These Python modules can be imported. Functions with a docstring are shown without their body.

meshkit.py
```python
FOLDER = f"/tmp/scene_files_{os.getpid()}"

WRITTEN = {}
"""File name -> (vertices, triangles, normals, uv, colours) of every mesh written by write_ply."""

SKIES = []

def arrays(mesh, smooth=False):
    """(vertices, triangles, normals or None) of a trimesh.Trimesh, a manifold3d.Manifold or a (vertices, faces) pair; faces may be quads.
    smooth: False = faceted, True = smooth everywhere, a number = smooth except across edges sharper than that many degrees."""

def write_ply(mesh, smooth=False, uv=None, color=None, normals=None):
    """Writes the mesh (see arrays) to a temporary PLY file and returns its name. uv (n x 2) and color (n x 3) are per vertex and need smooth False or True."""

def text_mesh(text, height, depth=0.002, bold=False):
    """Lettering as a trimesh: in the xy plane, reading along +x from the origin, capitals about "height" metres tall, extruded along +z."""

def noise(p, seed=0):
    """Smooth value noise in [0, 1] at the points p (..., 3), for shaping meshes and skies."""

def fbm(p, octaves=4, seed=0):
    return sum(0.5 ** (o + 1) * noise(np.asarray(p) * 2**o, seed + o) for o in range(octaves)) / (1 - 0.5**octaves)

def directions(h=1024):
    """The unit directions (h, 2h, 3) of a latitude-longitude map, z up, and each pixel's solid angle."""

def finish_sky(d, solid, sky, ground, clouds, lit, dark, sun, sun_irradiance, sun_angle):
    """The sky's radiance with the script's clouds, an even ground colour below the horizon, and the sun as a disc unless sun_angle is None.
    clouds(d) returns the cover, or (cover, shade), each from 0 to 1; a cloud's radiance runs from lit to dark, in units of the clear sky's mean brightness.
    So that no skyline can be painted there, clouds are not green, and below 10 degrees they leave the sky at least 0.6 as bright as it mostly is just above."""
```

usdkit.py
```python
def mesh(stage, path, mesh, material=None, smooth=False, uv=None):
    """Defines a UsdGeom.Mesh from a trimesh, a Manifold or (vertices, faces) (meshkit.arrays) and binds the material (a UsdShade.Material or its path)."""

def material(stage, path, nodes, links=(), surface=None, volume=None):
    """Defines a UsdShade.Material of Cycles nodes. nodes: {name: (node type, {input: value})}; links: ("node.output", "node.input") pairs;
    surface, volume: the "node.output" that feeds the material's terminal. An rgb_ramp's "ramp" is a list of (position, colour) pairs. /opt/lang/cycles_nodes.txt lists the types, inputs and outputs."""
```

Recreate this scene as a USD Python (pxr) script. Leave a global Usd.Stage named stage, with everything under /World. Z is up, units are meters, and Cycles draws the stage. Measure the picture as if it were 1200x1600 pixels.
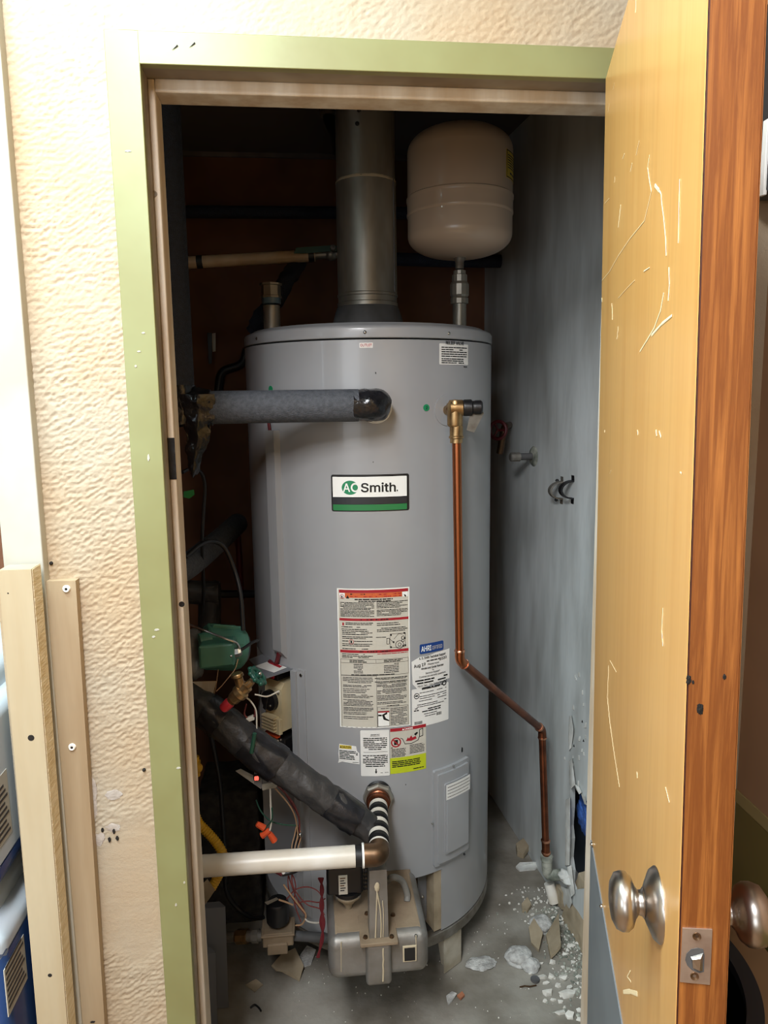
import math, random
import numpy as np, trimesh, manifold3d
from shapely.geometry import Polygon, Point, box as sbox
from shapely import affinity
from pxr import Usd, UsdGeom, UsdLux, UsdShade, Gf, Sdf
import usdkit, meshkit

rng = random.Random(7)
nrg = np.random.default_rng(7)
stage = Usd.Stage.CreateInMemory()
UsdGeom.SetStageUpAxis(stage, UsdGeom.Tokens.z)
UsdGeom.SetStageMetersPerUnit(stage, 1.0)
UsdGeom.Xform.Define(stage, '/World')
UsdGeom.Scope.Define(stage, '/World/Looks')

# ---------------------------------------------------------------- camera
F_PX, PX0, PY0 = 1104.17, 600.0, 775.25          # focal length and principal point on the 1200 x 1600 frame
PITCH, ROLL, YAW = 0.142169, -0.0134776, 0.101218
CAM = np.array([0.0, 0.0, 1.64])
_fw = np.array([math.sin(YAW)*math.cos(PITCH), math.cos(YAW)*math.cos(PITCH), -math.sin(PITCH)])
_r0 = np.array([math.cos(YAW), -math.sin(YAW), 0.0]); _u0 = np.cross(_r0, _fw)
_rt = _r0*math.cos(ROLL) + _u0*math.sin(ROLL); _up = -_r0*math.sin(ROLL) + _u0*math.cos(ROLL)
cam = UsdGeom.Camera.Define(stage, '/World/camera')
cam.CreateHorizontalApertureAttr(36.0)
cam.CreateVerticalApertureAttr(48.0)
cam.CreateFocalLengthAttr(F_PX/1200*36.0)
cam.CreateVerticalApertureOffsetAttr((PY0-800)/1200*36.0)
cam.CreateFStopAttr(0.0)
cam.CreateClippingRangeAttr(Gf.Vec2f(0.05, 100))
cam.CreateExposureAttr(0.0)
m4 = np.eye(4); m4[0, :3] = _rt; m4[1, :3] = _up; m4[2, :3] = -_fw; m4[3, :3] = CAM
cam.AddTransformOp().Set(Gf.Matrix4d(m4.tolist()))

# ---------------------------------------------------------------- light: the room's lamps and its window
def rect_light(name, centre, look, w, h, power, color):
    l = UsdLux.RectLight.Define(stage, '/World/' + name)
    l.CreateWidthAttr(w); l.CreateHeightAttr(h); l.CreateIntensityAttr(power); l.CreateColorAttr(Gf.Vec3f(*color))
    z = -np.asarray(look, float); z /= np.linalg.norm(z)
    x = np.cross([0, 1, 0.001], z) if abs(z[2]) > .9 else np.cross([0, 0, 1], z)
    x /= np.linalg.norm(x); y = np.cross(z, x)
    m = np.eye(4); m[0, :3] = x; m[1, :3] = y; m[2, :3] = z; m[3, :3] = centre
    l.AddTransformOp().Set(Gf.Matrix4d(m.tolist()))
    return l
dome = UsdLux.DomeLight.Define(stage, '/World/sky_dome')
dome.CreateIntensityAttr(0.15); dome.CreateColorAttr(Gf.Vec3f(0.75, 0.85, 1.0))
rect_light('ceiling_lamp', (-0.75, 0.72, 2.63), (0.0, 0.25, -1), 0.95, 0.22, 42, (0.72, 0.96, 1.0))
rect_light('ceiling_lamp_main', (-0.36, 0.0, 2.62), (0.06, 0.10, -1), 0.30, 1.2, 58, (0.96, 0.97, 1.0))
rect_light('window_daylight', (-1.40, -2.3, 1.85), (0.40, 1.0, -0.08), 1.3, 1.3, 4.5, (0.84, 0.92, 1.0))
rect_light('window_left', (-2.1, -0.6, 1.95), (1.0, 0.75, -0.08), 0.9, 0.8, 8, (0.70, 0.86, 1.0))

# ---------------------------------------------------------------- helpers: places
def ray(x, y):
    return _fw + _rt*(x-PX0)/F_PX - _up*(y-PY0)/F_PX
def at(x, y, Y):
    d = ray(x, y); return CAM + d*(Y/d[1])
def atz(x, y, z):
    d = ray(x, y); return CAM + d*((z-CAM[2])/d[2])
def atx(x, y, X):
    d = ray(x, y); return CAM + d*(X/d[0])
def atp(x, y, o, n):
    d = ray(x, y); n = np.asarray(n, float); return CAM + d*(np.dot(np.asarray(o)-CAM, n)/np.dot(d, n))
RW_A, RW_B = 0.96, -0.10                          # closet's right wall: X = RW_A + RW_B * Y
def rwall(x, y, off=0.0):
    d = ray(x, y); return CAM + d*((RW_A-off)/(d[0]-RW_B*d[1]))
TX, TY, TR = 0.172, 2.083, 0.3525                 # the heater's axis and radius
def thit(x, y, R=TR):
    """(theta, z) where the line of sight through a pixel meets the heater's jacket."""
    d = ray(x, y); ox, oy = CAM[0]-TX, CAM[1]-TY
    a = d[0]**2+d[1]**2; b = 2*(ox*d[0]+oy*d[1]); c = ox*ox+oy*oy-R*R
    t = (-b-math.sqrt(max(b*b-4*a*c, 0)))/(2*a); p = CAM+d*t
    return math.atan2(p[0]-TX, TY-p[1]), p[2]
def tpt(th, z, R=TR):
    return np.array([TX+R*math.sin(th), TY-R*math.cos(th), z])

# ---------------------------------------------------------------- helpers: scene
COUNT = {}
def numbered(parent, name):
    k = COUNT.get((parent, name), 0); COUNT[(parent, name)] = k+1
    return f'{parent}/{name}' + (f'_{k:03d}' if k else '')
def put(prim, **kw):
    for k, v in kw.items():
        if v: prim.SetCustomDataByKey(k, v)
class Thing:
    """An Xform at the thing's base; its parts are meshes below it, given in world coordinates."""
    def __init__(self, name, label=None, cat=None, group=None, kind=None, base=(0, 0, 0)):
        self.path = numbered('/World', name); self.base = np.asarray(base, float)
        x = UsdGeom.Xform.Define(stage, self.path); x.AddTranslateOp().Set(Gf.Vec3d(*map(float, self.base)))
        self.prim = x.GetPrim(); put(self.prim, label=label, category=cat, group=group, kind=kind)
    def part(self, name, mesh, mat, smooth=40, label=None, under=None, kind=None):
        path = numbered(under or self.path, name)
        v, f, n = meshkit.arrays(mesh, False)
        m = trimesh.Trimesh(v-self.base, f, process=False) if smooth is False else trimesh.Trimesh(v-self.base, f, process=True)
        g = usdkit.mesh(stage, path, m, mat, smooth=smooth)
        put(g.GetPrim(), label=label, kind=kind)
        return path
def single(name, mesh, mat, label, cat, group=None, smooth=40, kind=None, base=None):
    path = numbered('/World', name)
    v, f, n = meshkit.arrays(mesh, False)
    g = usdkit.mesh(stage, path, trimesh.Trimesh(v, f, process=smooth is not False), mat, smooth=smooth)
    put(g.GetPrim(), label=label, category=cat, group=group, kind=kind); return path
def copy_of(first, name, label, cat, group, mat4):
    path = numbered('/World', name); x = UsdGeom.Xform.Define(stage, path); x.AddTransformOp().Set(Gf.Matrix4d(np.asarray(mat4).T.tolist()))
    p = x.GetPrim(); p.GetReferences().AddInternalReference(first); p.SetInstanceable(True); put(p, label=label, category=cat, group=group); return path

# ---------------------------------------------------------------- helpers: shapes
cat_ = trimesh.util.concatenate
def unit(v):
    v = np.asarray(v, float); return v/np.linalg.norm(v)
def frame_to(mesh, o, d, up=(0, 0, 1)):
    """Local z goes along d, local y as near up as it can, origin to o."""
    z = unit(d); u = np.asarray(up, float)
    if abs(np.dot(unit(u), z)) > .99: u = np.array([0, 1.0, 0]) if abs(z[1]) < .9 else np.array([1.0, 0, 0])
    x = unit(np.cross(u, z)); y = np.cross(z, x)
    m = np.eye(4); m[:3, 0] = x; m[:3, 1] = y; m[:3, 2] = z; m[:3, 3] = o
    k = mesh.copy(); k.apply_transform(m); return k
def spline(pts, k=8):
    p = np.asarray(pts, float); q = np.vstack([2*p[0]-p[1], p, 2*p[-1]-p[-2]]); out = []
    for i in range(1, len(q)-2):
        a, b, c, d = q[i-1:i+3]
        for t in np.linspace(0, 1, k, endpoint=False):
            out.append(.5*((2*b)+(-a+c)*t+(2*a-5*b+4*c-d)*t*t+(-a+3*b-3*c+d)*t**3))
    out.append(p[-1]); return np.array(out)
def rounded(pts, r, k=6):
    """A polyline with its corners turned into arcs of about radius r."""
    p = np.asarray(pts, float); out = [p[0]]
    for a, b, c in zip(p[:-2], p[1:-1], p[2:]):
        d1, d2 = unit(a-b), unit(c-b); l = min(r, .48*np.linalg.norm(a-b), .48*np.linalg.norm(c-b))
        s, e = b+d1*l, b+d2*l
        for t in np.linspace(0, 1, k): out.append((1-t)**2*s+2*t*(1-t)*b+t*t*e)
    out.append(p[-1]); return np.array(out)
def tube(pts, r, n=16, caps=True):
    p = np.asarray(pts, float); k = len(p); r = np.broadcast_to(np.asarray(r, float), (k,))
    t = np.gradient(p, axis=0); t /= np.linalg.norm(t, axis=1)[:, None]
    u = np.cross(t[0], [0, 0, 1.0]); u = np.cross(t[0], [1.0, 0, 0]) if np.linalg.norm(u) < .1 else u; u = unit(u)
    rings = []; a = np.linspace(0, 2*np.pi, n, endpoint=False)
    for i in range(k):
        u = unit(u-t[i]*np.dot(u, t[i])); w = np.cross(t[i], u)
        rings.append(p[i]+r[i]*(np.cos(a)[:, None]*u+np.sin(a)[:, None]*w))
    v = np.vstack(rings); f = []
    j = np.arange(n); j2 = (j+1) % n
    for i in range(k-1):
        f += [np.stack([i*n+j, i*n+j2, (i+1)*n+j2], 1), np.stack([i*n+j, (i+1)*n+j2, (i+1)*n+j], 1)]
    if caps:
        v = np.vstack([v, p[0], p[-1]]); b = k*n
        f += [np.stack([np.full(n, b), j2, j], 1), np.stack([np.full(n, b+1), (k-1)*n+j, (k-1)*n+j2], 1)]
    return trimesh.Trimesh(v, np.vstack(f), process=False)
def rod(a, b, r, n=16, r2=None):
    return tube([a, b], [r, r if r2 is None else r2], n)
def lathe(prof, n=40, a0=0.0, a1=2*math.pi):
    """prof: (r, z) pairs from the bottom up, turned about z."""
    prof = np.asarray(prof, float); full = abs(a1-a0-2*math.pi) < 1e-6
    a = np.linspace(a0, a1, n, endpoint=not full); k = len(prof)
    v = np.stack([np.outer(np.cos(a), prof[:, 0]), np.outer(np.sin(a), prof[:, 0]), np.broadcast_to(prof[:, 1], (len(a), k))], -1).reshape(-1, 3)
    f = []
    for i in range(n if full else n-1):
        i2 = (i+1) % n
        for j in range(k-1):
            p, q, r, s = i*k+j, i2*k+j, i2*k+j+1, i*k+j+1
            f += [(p, q, r), (p, r, s)]
    m = trimesh.Trimesh(v, np.array(f), process=True); m.update_faces(m.nondegenerate_faces()); return m
def turned(prof, o, d, n=32):
    return frame_to(lathe(prof, n), o, d)
def bx(lo, hi, bevel=0.0):
    lo, hi = np.asarray(lo, float), np.asarray(hi, float)
    lo, hi = np.minimum(lo, hi), np.maximum(lo, hi)
    if bevel <= 0:
        m = trimesh.creation.box(hi-lo); m.apply_translation((lo+hi)/2); return m
    b = min(bevel, .49*(hi-lo).min()); pts = []
    for sx in (0, 1):
        for sy in (0, 1):
            for sz in (0, 1):
                c = np.array([(lo, hi)[sx][0], (lo, hi)[sy][1], (lo, hi)[sz][2]]); s = np.array([1-2*sx, 1-2*sy, 1-2*sz])*b
                for k in range(3):
                    q = c+s; q[k] = c[k]; pts.append(q)
                pts.append(c+s*.4)
    return trimesh.Trimesh(pts).convex_hull
def obox(o, ax, ay, az, bevel=0.0):
    """A box from its corner o with edge vectors ax, ay, az (right-handed, perpendicular)."""
    L = [np.linalg.norm(v) for v in (ax, ay, az)]; m = bx((0, 0, 0), L, bevel)
    t = np.eye(4); t[:3, 0], t[:3, 1], t[:3, 2] = unit(ax), unit(ay), unit(az); t[:3, 3] = o
    m.apply_transform(t)
    if np.linalg.det(t[:3, :3]) < 0: m.invert()
    return m
def prism(poly, depth):
    if isinstance(poly, (list, np.ndarray)): poly = Polygon(poly)
    return trimesh.creation.extrude_polygon(poly, depth, engine='earcut')
def hull(pts):
    return trimesh.Trimesh(np.asarray(pts, float)).convex_hull
def solid(m):
    m = m.copy(); m.merge_vertices()
    return manifold3d.Manifold(manifold3d.Mesh(np.asarray(m.vertices, np.float32), np.asarray(m.faces, np.uint32)))
def cut(a, *bs):
    s = solid(a)
    for b in bs: s = s-solid(b)
    q = s.to_mesh(); return trimesh.Trimesh(q.vert_properties[:, :3], q.tri_verts)
def rough(m, amp, scale, seed=0):
    m = m.copy(); n = m.vertex_normals; m.vertices = m.vertices+n*((meshkit.fbm(m.vertices*scale, 3, seed)-.5)*2*amp)[:, None]; return m
def blob(c, s, amp=.25, seed=0, sub=3, scale=1.6):
    m = trimesh.creation.icosphere(sub); d = 1+amp*2*(meshkit.fbm(m.vertices*scale+seed*7.3, 4, seed)-.5)
    m.vertices = m.vertices*d[:, None]*np.asarray(s); m.apply_translation(c); return m
def ball(c, r, sub=2):
    m = trimesh.creation.icosphere(sub, r); m.apply_translation(c); return m
def on_drum(m, th, z, R, tilt=0.0):
    """Bends a flat mesh (x across, y up, z outwards) onto the heater's jacket at (th, z)."""
    m = m.copy(); v = np.array(m.vertices); c, s = math.cos(tilt), math.sin(tilt)
    x, y = v[:, 0]*c-v[:, 1]*s, v[:, 0]*s+v[:, 1]*c
    a = th+x/R; r = R+v[:, 2]
    m.vertices = np.stack([TX+r*np.sin(a), TY-r*np.cos(a), z+y], 1); return m
def sheet(w, h, nx=14, ny=1, depth=.0003, x0=None, y0=None):
    m = trimesh.creation.box((w, h, depth)); nx = max(1, nx)
    xs = np.linspace(0, w, nx+1)+(-w/2 if x0 is None else x0); ys = np.linspace(0, h, ny+1)+(-h/2 if y0 is None else y0)
    X, Y = np.meshgrid(xs, ys); k = nx+1
    v = np.vstack([np.stack([X.ravel(), Y.ravel(), np.full(X.size, depth)], 1), np.stack([X.ravel(), Y.ravel(), np.zeros(X.size)], 1)])
    f = []; N = X.size
    for j in range(ny):
        for i in range(nx):
            a = j*k+i; f += [(a, a+1, a+k+1), (a, a+k+1, a+k), (N+a, N+a+k+1, N+a+1), (N+a, N+a+k, N+a+k+1)]
    for i in range(nx):
        a, b = i, ny*k+i; f += [(N+a, N+a+1, a+1), (N+a, a+1, a), (b, b+1, N+b+1), (b, N+b+1, N+b)]
    for j in range(ny):
        a, b = j*k, j*k+nx; f += [(N+a+k, N+a, a), (N+a+k, a, a+k), (N+b, N+b+k, b+k), (N+b, b+k, b)]
    return trimesh.Trimesh(v, f, process=False)

# ---------------------------------------------------------------- materials
def lin(c):
    c = np.asarray(c, float)/255; return tuple(np.where(c <= .04045, c/12.92, ((c+.055)/1.055)**2.4))
def mat(name, rgb, rgb2=None, rough=.5, metal=0.0, scale=8.0, stretch=(1, 1, 1), bump=0.0, bscale=60.0, bdist=.002, lo=.35, hi=.65, detail=4.0, distortion=0.0, rough2=None, **extra):
    nodes = {'tc': ('texture_coordinate', {}), 'p': ('principled_bsdf', {'base_color': lin(rgb), 'roughness': rough, 'metallic': metal, **extra})}
    links = []
    nodes['mp'] = ('mapping', {'scale': stretch}); links.append(('tc.object', 'mp.vector'))
    if rgb2 is not None:
        nodes['n'] = ('noise_texture', {'scale': scale, 'detail': detail, 'distortion': distortion})
        nodes['r'] = ('rgb_ramp', {'ramp': [(0, lin(rgb)), (lo, lin(rgb)), (hi, lin(rgb2)), (1, lin(rgb2))]})
        links += [('mp.vector', 'n.vector'), ('n.fac', 'r.fac'), ('r.color', 'p.base_color')]
        if rough2 is not None:
            nodes['mr'] = ('map_range', {'from_min': lo, 'from_max': hi, 'to_min': rough, 'to_max': rough2, 'clamp': True}); links += [('n.fac', 'mr.value'), ('mr.result', 'p.roughness')]
    if bump:
        nodes['bn'] = ('noise_texture', {'scale': bscale, 'detail': 3.0}); nodes['b'] = ('bump', {'strength': bump, 'distance': bdist})
        links += [('mp.vector', 'bn.vector'), ('bn.fac', 'b.height'), ('b.normal', 'p.normal')]
    return usdkit.material(stage, '/World/Looks/'+name, nodes, links, surface='p.BSDF')
def wood(name, rgb, rgb2, rgb3, rough=.4, ring=60, coat=0.0, stretch=(1, 1, .06), spots=None):
    nodes = {'tc': ('texture_coordinate', {}), 'mp': ('mapping', {'scale': stretch}),
             'n': ('noise_texture', {'scale': 6.0, 'detail': 3.0, 'distortion': .4}),
             'n2': ('noise_texture', {'scale': float(ring), 'detail': 6.0, 'roughness': .65, 'distortion': .3}),
             'r': ('rgb_ramp', {'ramp': [(0, lin(rgb)), (.33, lin(rgb)), (.5, lin(rgb2)), (.68, lin(rgb3)), (1, lin(rgb3))]}),
             'mx': ('mix_float', {'fac': .55}), 'b': ('bump', {'strength': .12, 'distance': .0008}),
             'p': ('principled_bsdf', {'roughness': rough, 'coat_weight': coat, 'coat_roughness': .18})}
    links = [('tc.object', 'mp.vector'), ('mp.vector', 'n.vector'), ('mp.vector', 'n2.vector'), ('n.fac', 'mx.a'), ('n2.fac', 'mx.b'), ('mx.result', 'r.fac'),
             ('r.color', 'p.base_color'), ('n2.fac', 'b.height'), ('b.normal', 'p.normal')]
    return usdkit.material(stage, '/World/Looks/'+name, nodes, links, surface='p.BSDF')
M = {}
M['stucco'] = mat('stucco_cream', (176, 165, 145), (176, 152, 120), rough=.75, scale=3.5, bump=.35, bscale=190, bdist=.002)
M['patch'] = mat('bare_plaster', (190, 184, 176), (170, 160, 150), rough=.8, scale=40, bump=.3, bscale=200)
M['green'] = mat('green_trim_paint', (138, 140, 96), (130, 128, 84), rough=.42, scale=6, bump=.06, bscale=90)
M['jamb_paint'] = mat('worn_jamb_paint', (210, 202, 188), (184, 166, 142), rough=.6, scale=9, stretch=(3, 3, .5), bump=.15, bscale=60)
M['jamb_grey'] = mat('grey_jamb_paint', (150, 142, 130), (122, 108, 92), rough=.6, scale=8, bump=.1)
M['cream_board'] = mat('cream_board_paint', (190, 178, 150), (176, 158, 126), rough=.55, scale=7, stretch=(2, 2, .25), bump=.12, bscale=70)
M['cream_board2'] = mat('cream_board_paint_warm', (178, 160, 132), (160, 138, 108), rough=.55, scale=9, stretch=(2, 2, .25), bump=.12, bscale=70)
M['casing'] = mat('pale_casing_paint', (186, 186, 176), (174, 168, 152), rough=.5, scale=5)
M['rough_edge'] = mat('rough_board_edge', (232, 220, 192), (212, 194, 156), rough=.8, scale=60, stretch=(.5, .5, 2), bump=.6, bscale=120, bdist=.003)
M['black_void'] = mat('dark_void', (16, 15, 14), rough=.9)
M['hole_dark'] = mat('screw_hole_dark', (28, 24, 20), rough=.9)
M['back_wall'] = mat('closet_back_orange', (126, 82, 54), (100, 64, 44), rough=.8, scale=4, bump=.2, bscale=40)
M['closet_top'] = mat('closet_grey_plaster', (120, 112, 108), (88, 80, 78), rough=.85, scale=6)
M['right_wall'] = mat('closet_right_paint', (206, 212, 212), (170, 174, 172), rough=.4, scale=5, stretch=(2, 2, .45), bump=.25, bscale=25, bdist=.003, lo=.4, hi=.72)
M['closet_ceiling'] = mat('closet_ceiling_paint', (96, 88, 84), rough=.85)
M['concrete'] = mat('closet_concrete', (160, 156, 146), (112, 105, 93), rough=.85, scale=5, bump=.4, bscale=70, bdist=.003, detail=8)
M['room_floor'] = mat('room_floor_tan', (156, 122, 88), (138, 106, 76), rough=.5, scale=4)
M['room_wall'] = mat('room_wall_brown', (168, 132, 100), (158, 124, 94), rough=.6, scale=5, bump=.1, bscale=150)
M['room_back'] = mat('room_back_wall', (228, 212, 184), rough=.7)
M['olive'] = mat('olive_wainscot', (122, 108, 58), (112, 98, 52), rough=.55, scale=5)
M['olive_rail'] = mat('olive_rail_paint', (160, 144, 96), rough=.5)
M['ceiling'] = mat('room_ceiling_white', (238, 236, 230), rough=.8)
M['tape'] = mat('black_tape', (20, 20, 22), (36, 36, 40), rough=.32, scale=30, bump=.5, bscale=45, bdist=.004)
# ================================================================ the setting
YF = 1.15                                          # face of the wall that the closet opens in
CEIL = 2.66
XL, XR, ZT = -0.236, 0.530, 2.127                  # door opening
WT = 0.105                                         # wall thickness
CW = 0.0475                                        # casing width
def stucco_height(P):
    n1 = meshkit.noise(P*np.array([150, 1, 215.0])+3, 1); n2 = meshkit.noise(P*np.array([280, 1, 390.0]), 2); lo = meshkit.fbm(P*9.0, 2, 5)
    worm = 1-np.abs(2*n1-1); h = np.clip((worm*.75+n2*.45-.42)/.5, 0, 1)
    return h*h*(3-2*h)*(.55+.9*lo)
def wall_grid(x0, x1, z0, z1, step, y, amp):
    nx, nz = int((x1-x0)/step)+1, int((z1-z0)/step)+1
    X, Z = np.meshgrid(np.linspace(x0, x1, nx), np.linspace(z0, z1, nz)); P = np.stack([X.ravel(), np.zeros(X.size), Z.ravel()], 1)
    h = stucco_height(P)
    # the smooth trowelled repair low on the wall and its crusted rim
    cx, cz = -0.325, 0.80; d = np.hypot((P[:, 0]-cx)/.085, (P[:, 2]-cz)/.15); d += .35*(meshkit.fbm(P*22, 3, 9)-.5)
    keep = np.clip((d-.75)/.3, 0, 1); rim = np.exp(-((d-.95)/.1)**2)*meshkit.noise(P*60, 4)
    h = h*keep*1.0+rim*.7+(1-keep)*.3*meshkit.fbm(P*np.array([18, 1, 90.0]), 3, 8)
    v = np.stack([P[:, 0], y-amp*h, P[:, 2]], 1)
    i, j = np.meshgrid(np.arange(nx-1), np.arange(nz-1)); a = (j*nx+i).ravel()
    f = np.vstack([np.stack([a, a+1, a+nx+1], 1), np.stack([a, a+nx+1, a+nx], 1)])
    return trimesh.Trimesh(v, f, process=False)
wf = Thing('wall_front', kind='structure', label='cream orange-peel stucco wall around the closet opening')
xo = XL-CW; xq = XR+CW; zo = ZT+0.044
wf.part('plaster', cat_([wall_grid(-0.478, xo+.002, 0.25, CEIL, .0026, YF, .0017), wall_grid(xo+.002, .75, zo-.002, CEIL, .0035, YF, .0017)]), M['stucco'], smooth=True)
wf.part('wall_core', cat_([bx((-.478, YF+.004, 0), (xo+.01, YF+WT, CEIL)), bx((xo, YF+.004, zo-.01), (xq, YF+WT, CEIL)), bx((xq-.01, YF+.0, 0), (1.02, YF+WT, CEIL))]), M['stucco'], smooth=False)
wf.part('wall_face', bx((-.478, YF-.001, 0), (xo, YF+.01, .25)), M['stucco'], smooth=False)

# door frame: green casing, worn rabbeted jamb with its stop
tr = Thing('trim_1', kind='structure', label='green painted door casing with worn cream jamb and stop', base=(XL, YF, 0))
def leanbox(x0, x1, y0, y1, z0, z1, b=.0015): return bx((x0, y0, z0), (x1, y1, z1), b)
tr.part('casing', leanbox(xo, XL+.002, YF-.006, YF+.01, 0, zo), M['green'])
tr.part('casing', leanbox(XR-.002, xq, YF-.006, YF+.01, 0, zo), M['green'])
tr.part('head_casing', leanbox(xo, xq, YF-.0055, YF+.01, ZT-.002, zo), M['green'])
JD = YF+WT+.004
tr.part('jamb', leanbox(xo+.01, XL, YF+.008, JD, 0, ZT+.02), M['jamb_grey'])
tr.part('jamb', leanbox(XR, xq-.01, YF+.008, JD, 0, ZT+.02), M['jamb_grey'])
tr.part('head_jamb', leanbox(XL-.01, XR+.01, YF+.008, JD, ZT, ZT+.03), M['jamb_grey'])
SY0, SY1, SW = YF+.046, YF+.096, .0112
st = tr.part('stop', leanbox(XL-.001, XL+SW, SY0, SY1, 0, ZT, .003), M['jamb_paint'], label='worn cream door stop with screw holes')
tr.part('stop', leanbox(XR-SW, XR+.001, SY0, SY1, 0, ZT, .003), M['jamb_paint'])
tr.part('head_stop', leanbox(XL+SW-.001, XR-SW+.001, SY0+.0003, SY1, ZT-.02, ZT+.001, .003), M['jamb_paint'])
for x, y, r in ((241, 303, .0042), (284, 944, .0042)):
    c = at(x, y, SY0)
    tr.part('screw_hole', turned([(0, 0), (r*.55, 0), (r*.6, .0006), (r, .0009), (r*1.15, 0)], (c[0], SY0-.0002, c[2]), (0, -1, 0), 20), M['hole_dark'] if y > 900 else M['jamb_grey'])
c0, c1 = at(272, 684, SY0), at(272, 749, SY0)
tr.part('tape_strip', bx((XL-.001, SY0-.0012, c1[2]), (XL+SW+.0006, SY0-.0002, c0[2]), .0004), M['tape'])
c = at(274, 1055, SY0)
tr.part('paint_chip', rough(trimesh.creation.box((.006, .003, .075)).subdivide().subdivide().apply_translation((XL-.0005, YF+.016, c[2])), .0012, 90, 3), M['jamb_grey'])

# closet shell
YB = 2.767
CL = -0.50                                         # closet's left wall
def wallq(a, b, z0, z1, t, outward):
    a, b = np.asarray(a, float), np.asarray(b, float); o = unit(outward)*t
    return hull([(*a, z0), (*b, z0), (*(a+o), z0), (*(b+o), z0), (*a, z1), (*b, z1), (*(a+o), z1), (*(b+o), z1)])
ra = np.array([RW_A+RW_B*1.2, 1.2]); rb = np.array([RW_A+RW_B*(YB+.02), YB+.02])
rn = unit((1, -RW_B))
wr_mesh = wallq(ra, rb, 0, CEIL, .016, rn)
# the broken-out hole low in the right wall
hp = [(891, 1228), (896, 1226), (901, 1232), (906, 1236), (911, 1246), (915, 1252), (919, 1250), (950, 1250), (950, 1392), (918, 1388), (905, 1389), (895, 1391), (891, 1380), (892, 1360), (889, 1340), (891, 1310), (889, 1290), (891, 1262)]
u_ax = unit(np.array([rb[0]-ra[0], rb[1]-ra[1], 0]))
hpts = [rwall(*q) for q in hp]
def wall_prism(pts, d0, d1):
    o = np.array([ra[0], ra[1], 0]); uv = [((q-o)@u_ax, q[2]) for q in pts]
    m = prism(Polygon(uv).buffer(0), d1-d0); v = m.vertices
    nn = np.array([rn[0], rn[1], 0]); m.vertices = o+np.outer(v[:, 0], u_ax)+np.outer(v[:, 1], [0, 0, 1.0])+np.outer(v[:, 2]+d0, nn)
    m.fix_normals(); return m
wr = Thing('wall_right', kind='structure', label='scuffed grey-white painted closet wall with a broken-out hole')
wr.part('plaster', cut(wr_mesh, wall_prism(hpts, -.05, .2)), M['right_wall'], smooth=False)
Thing('wall_back', kind='structure', label='dim orange-brown back wall of the closet').part('plaster', bx((CL-.05, YB, 0), (RW_A, YB+.05, CEIL)), M['back_wall'], smooth=False)
wbu = Thing('wall_back_upper', kind='structure', label='grey upper plaster band of the closet back wall'); wbu.part('plaster', bx((CL-.02, YB-.012, at(450, 248, YB)[2]), (.9, YB, 2.54)), M['closet_top'], smooth=False)
wb2 = at(400, 330, YB)
Thing('wall_left', kind='structure', label='dark left wall inside the closet').part('plaster', bx((CL-.045, YF+WT, 0), (CL, YB, CEIL)), M['back_wall'], smooth=False)
Thing('wall_passage_side', kind='structure', label='cream passage face of the closet side wall').part('plaster', bx((CL-.05, YF+WT, 0), (CL-.045, YB, CEIL)), M['stucco'], smooth=False)
cl = Thing('ceiling', kind='structure', label='ceiling of closet and room')
cl.part('closet_soffit', bx((CL, YF+WT, 2.52), (.9, YB, 2.56)), M['closet_ceiling'], smooth=False)
cl.part('room_ceiling', bx((-2.3, -2.6, CEIL), (1.9, YB, CEIL+.05)), M['ceiling'], smooth=False)
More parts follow.
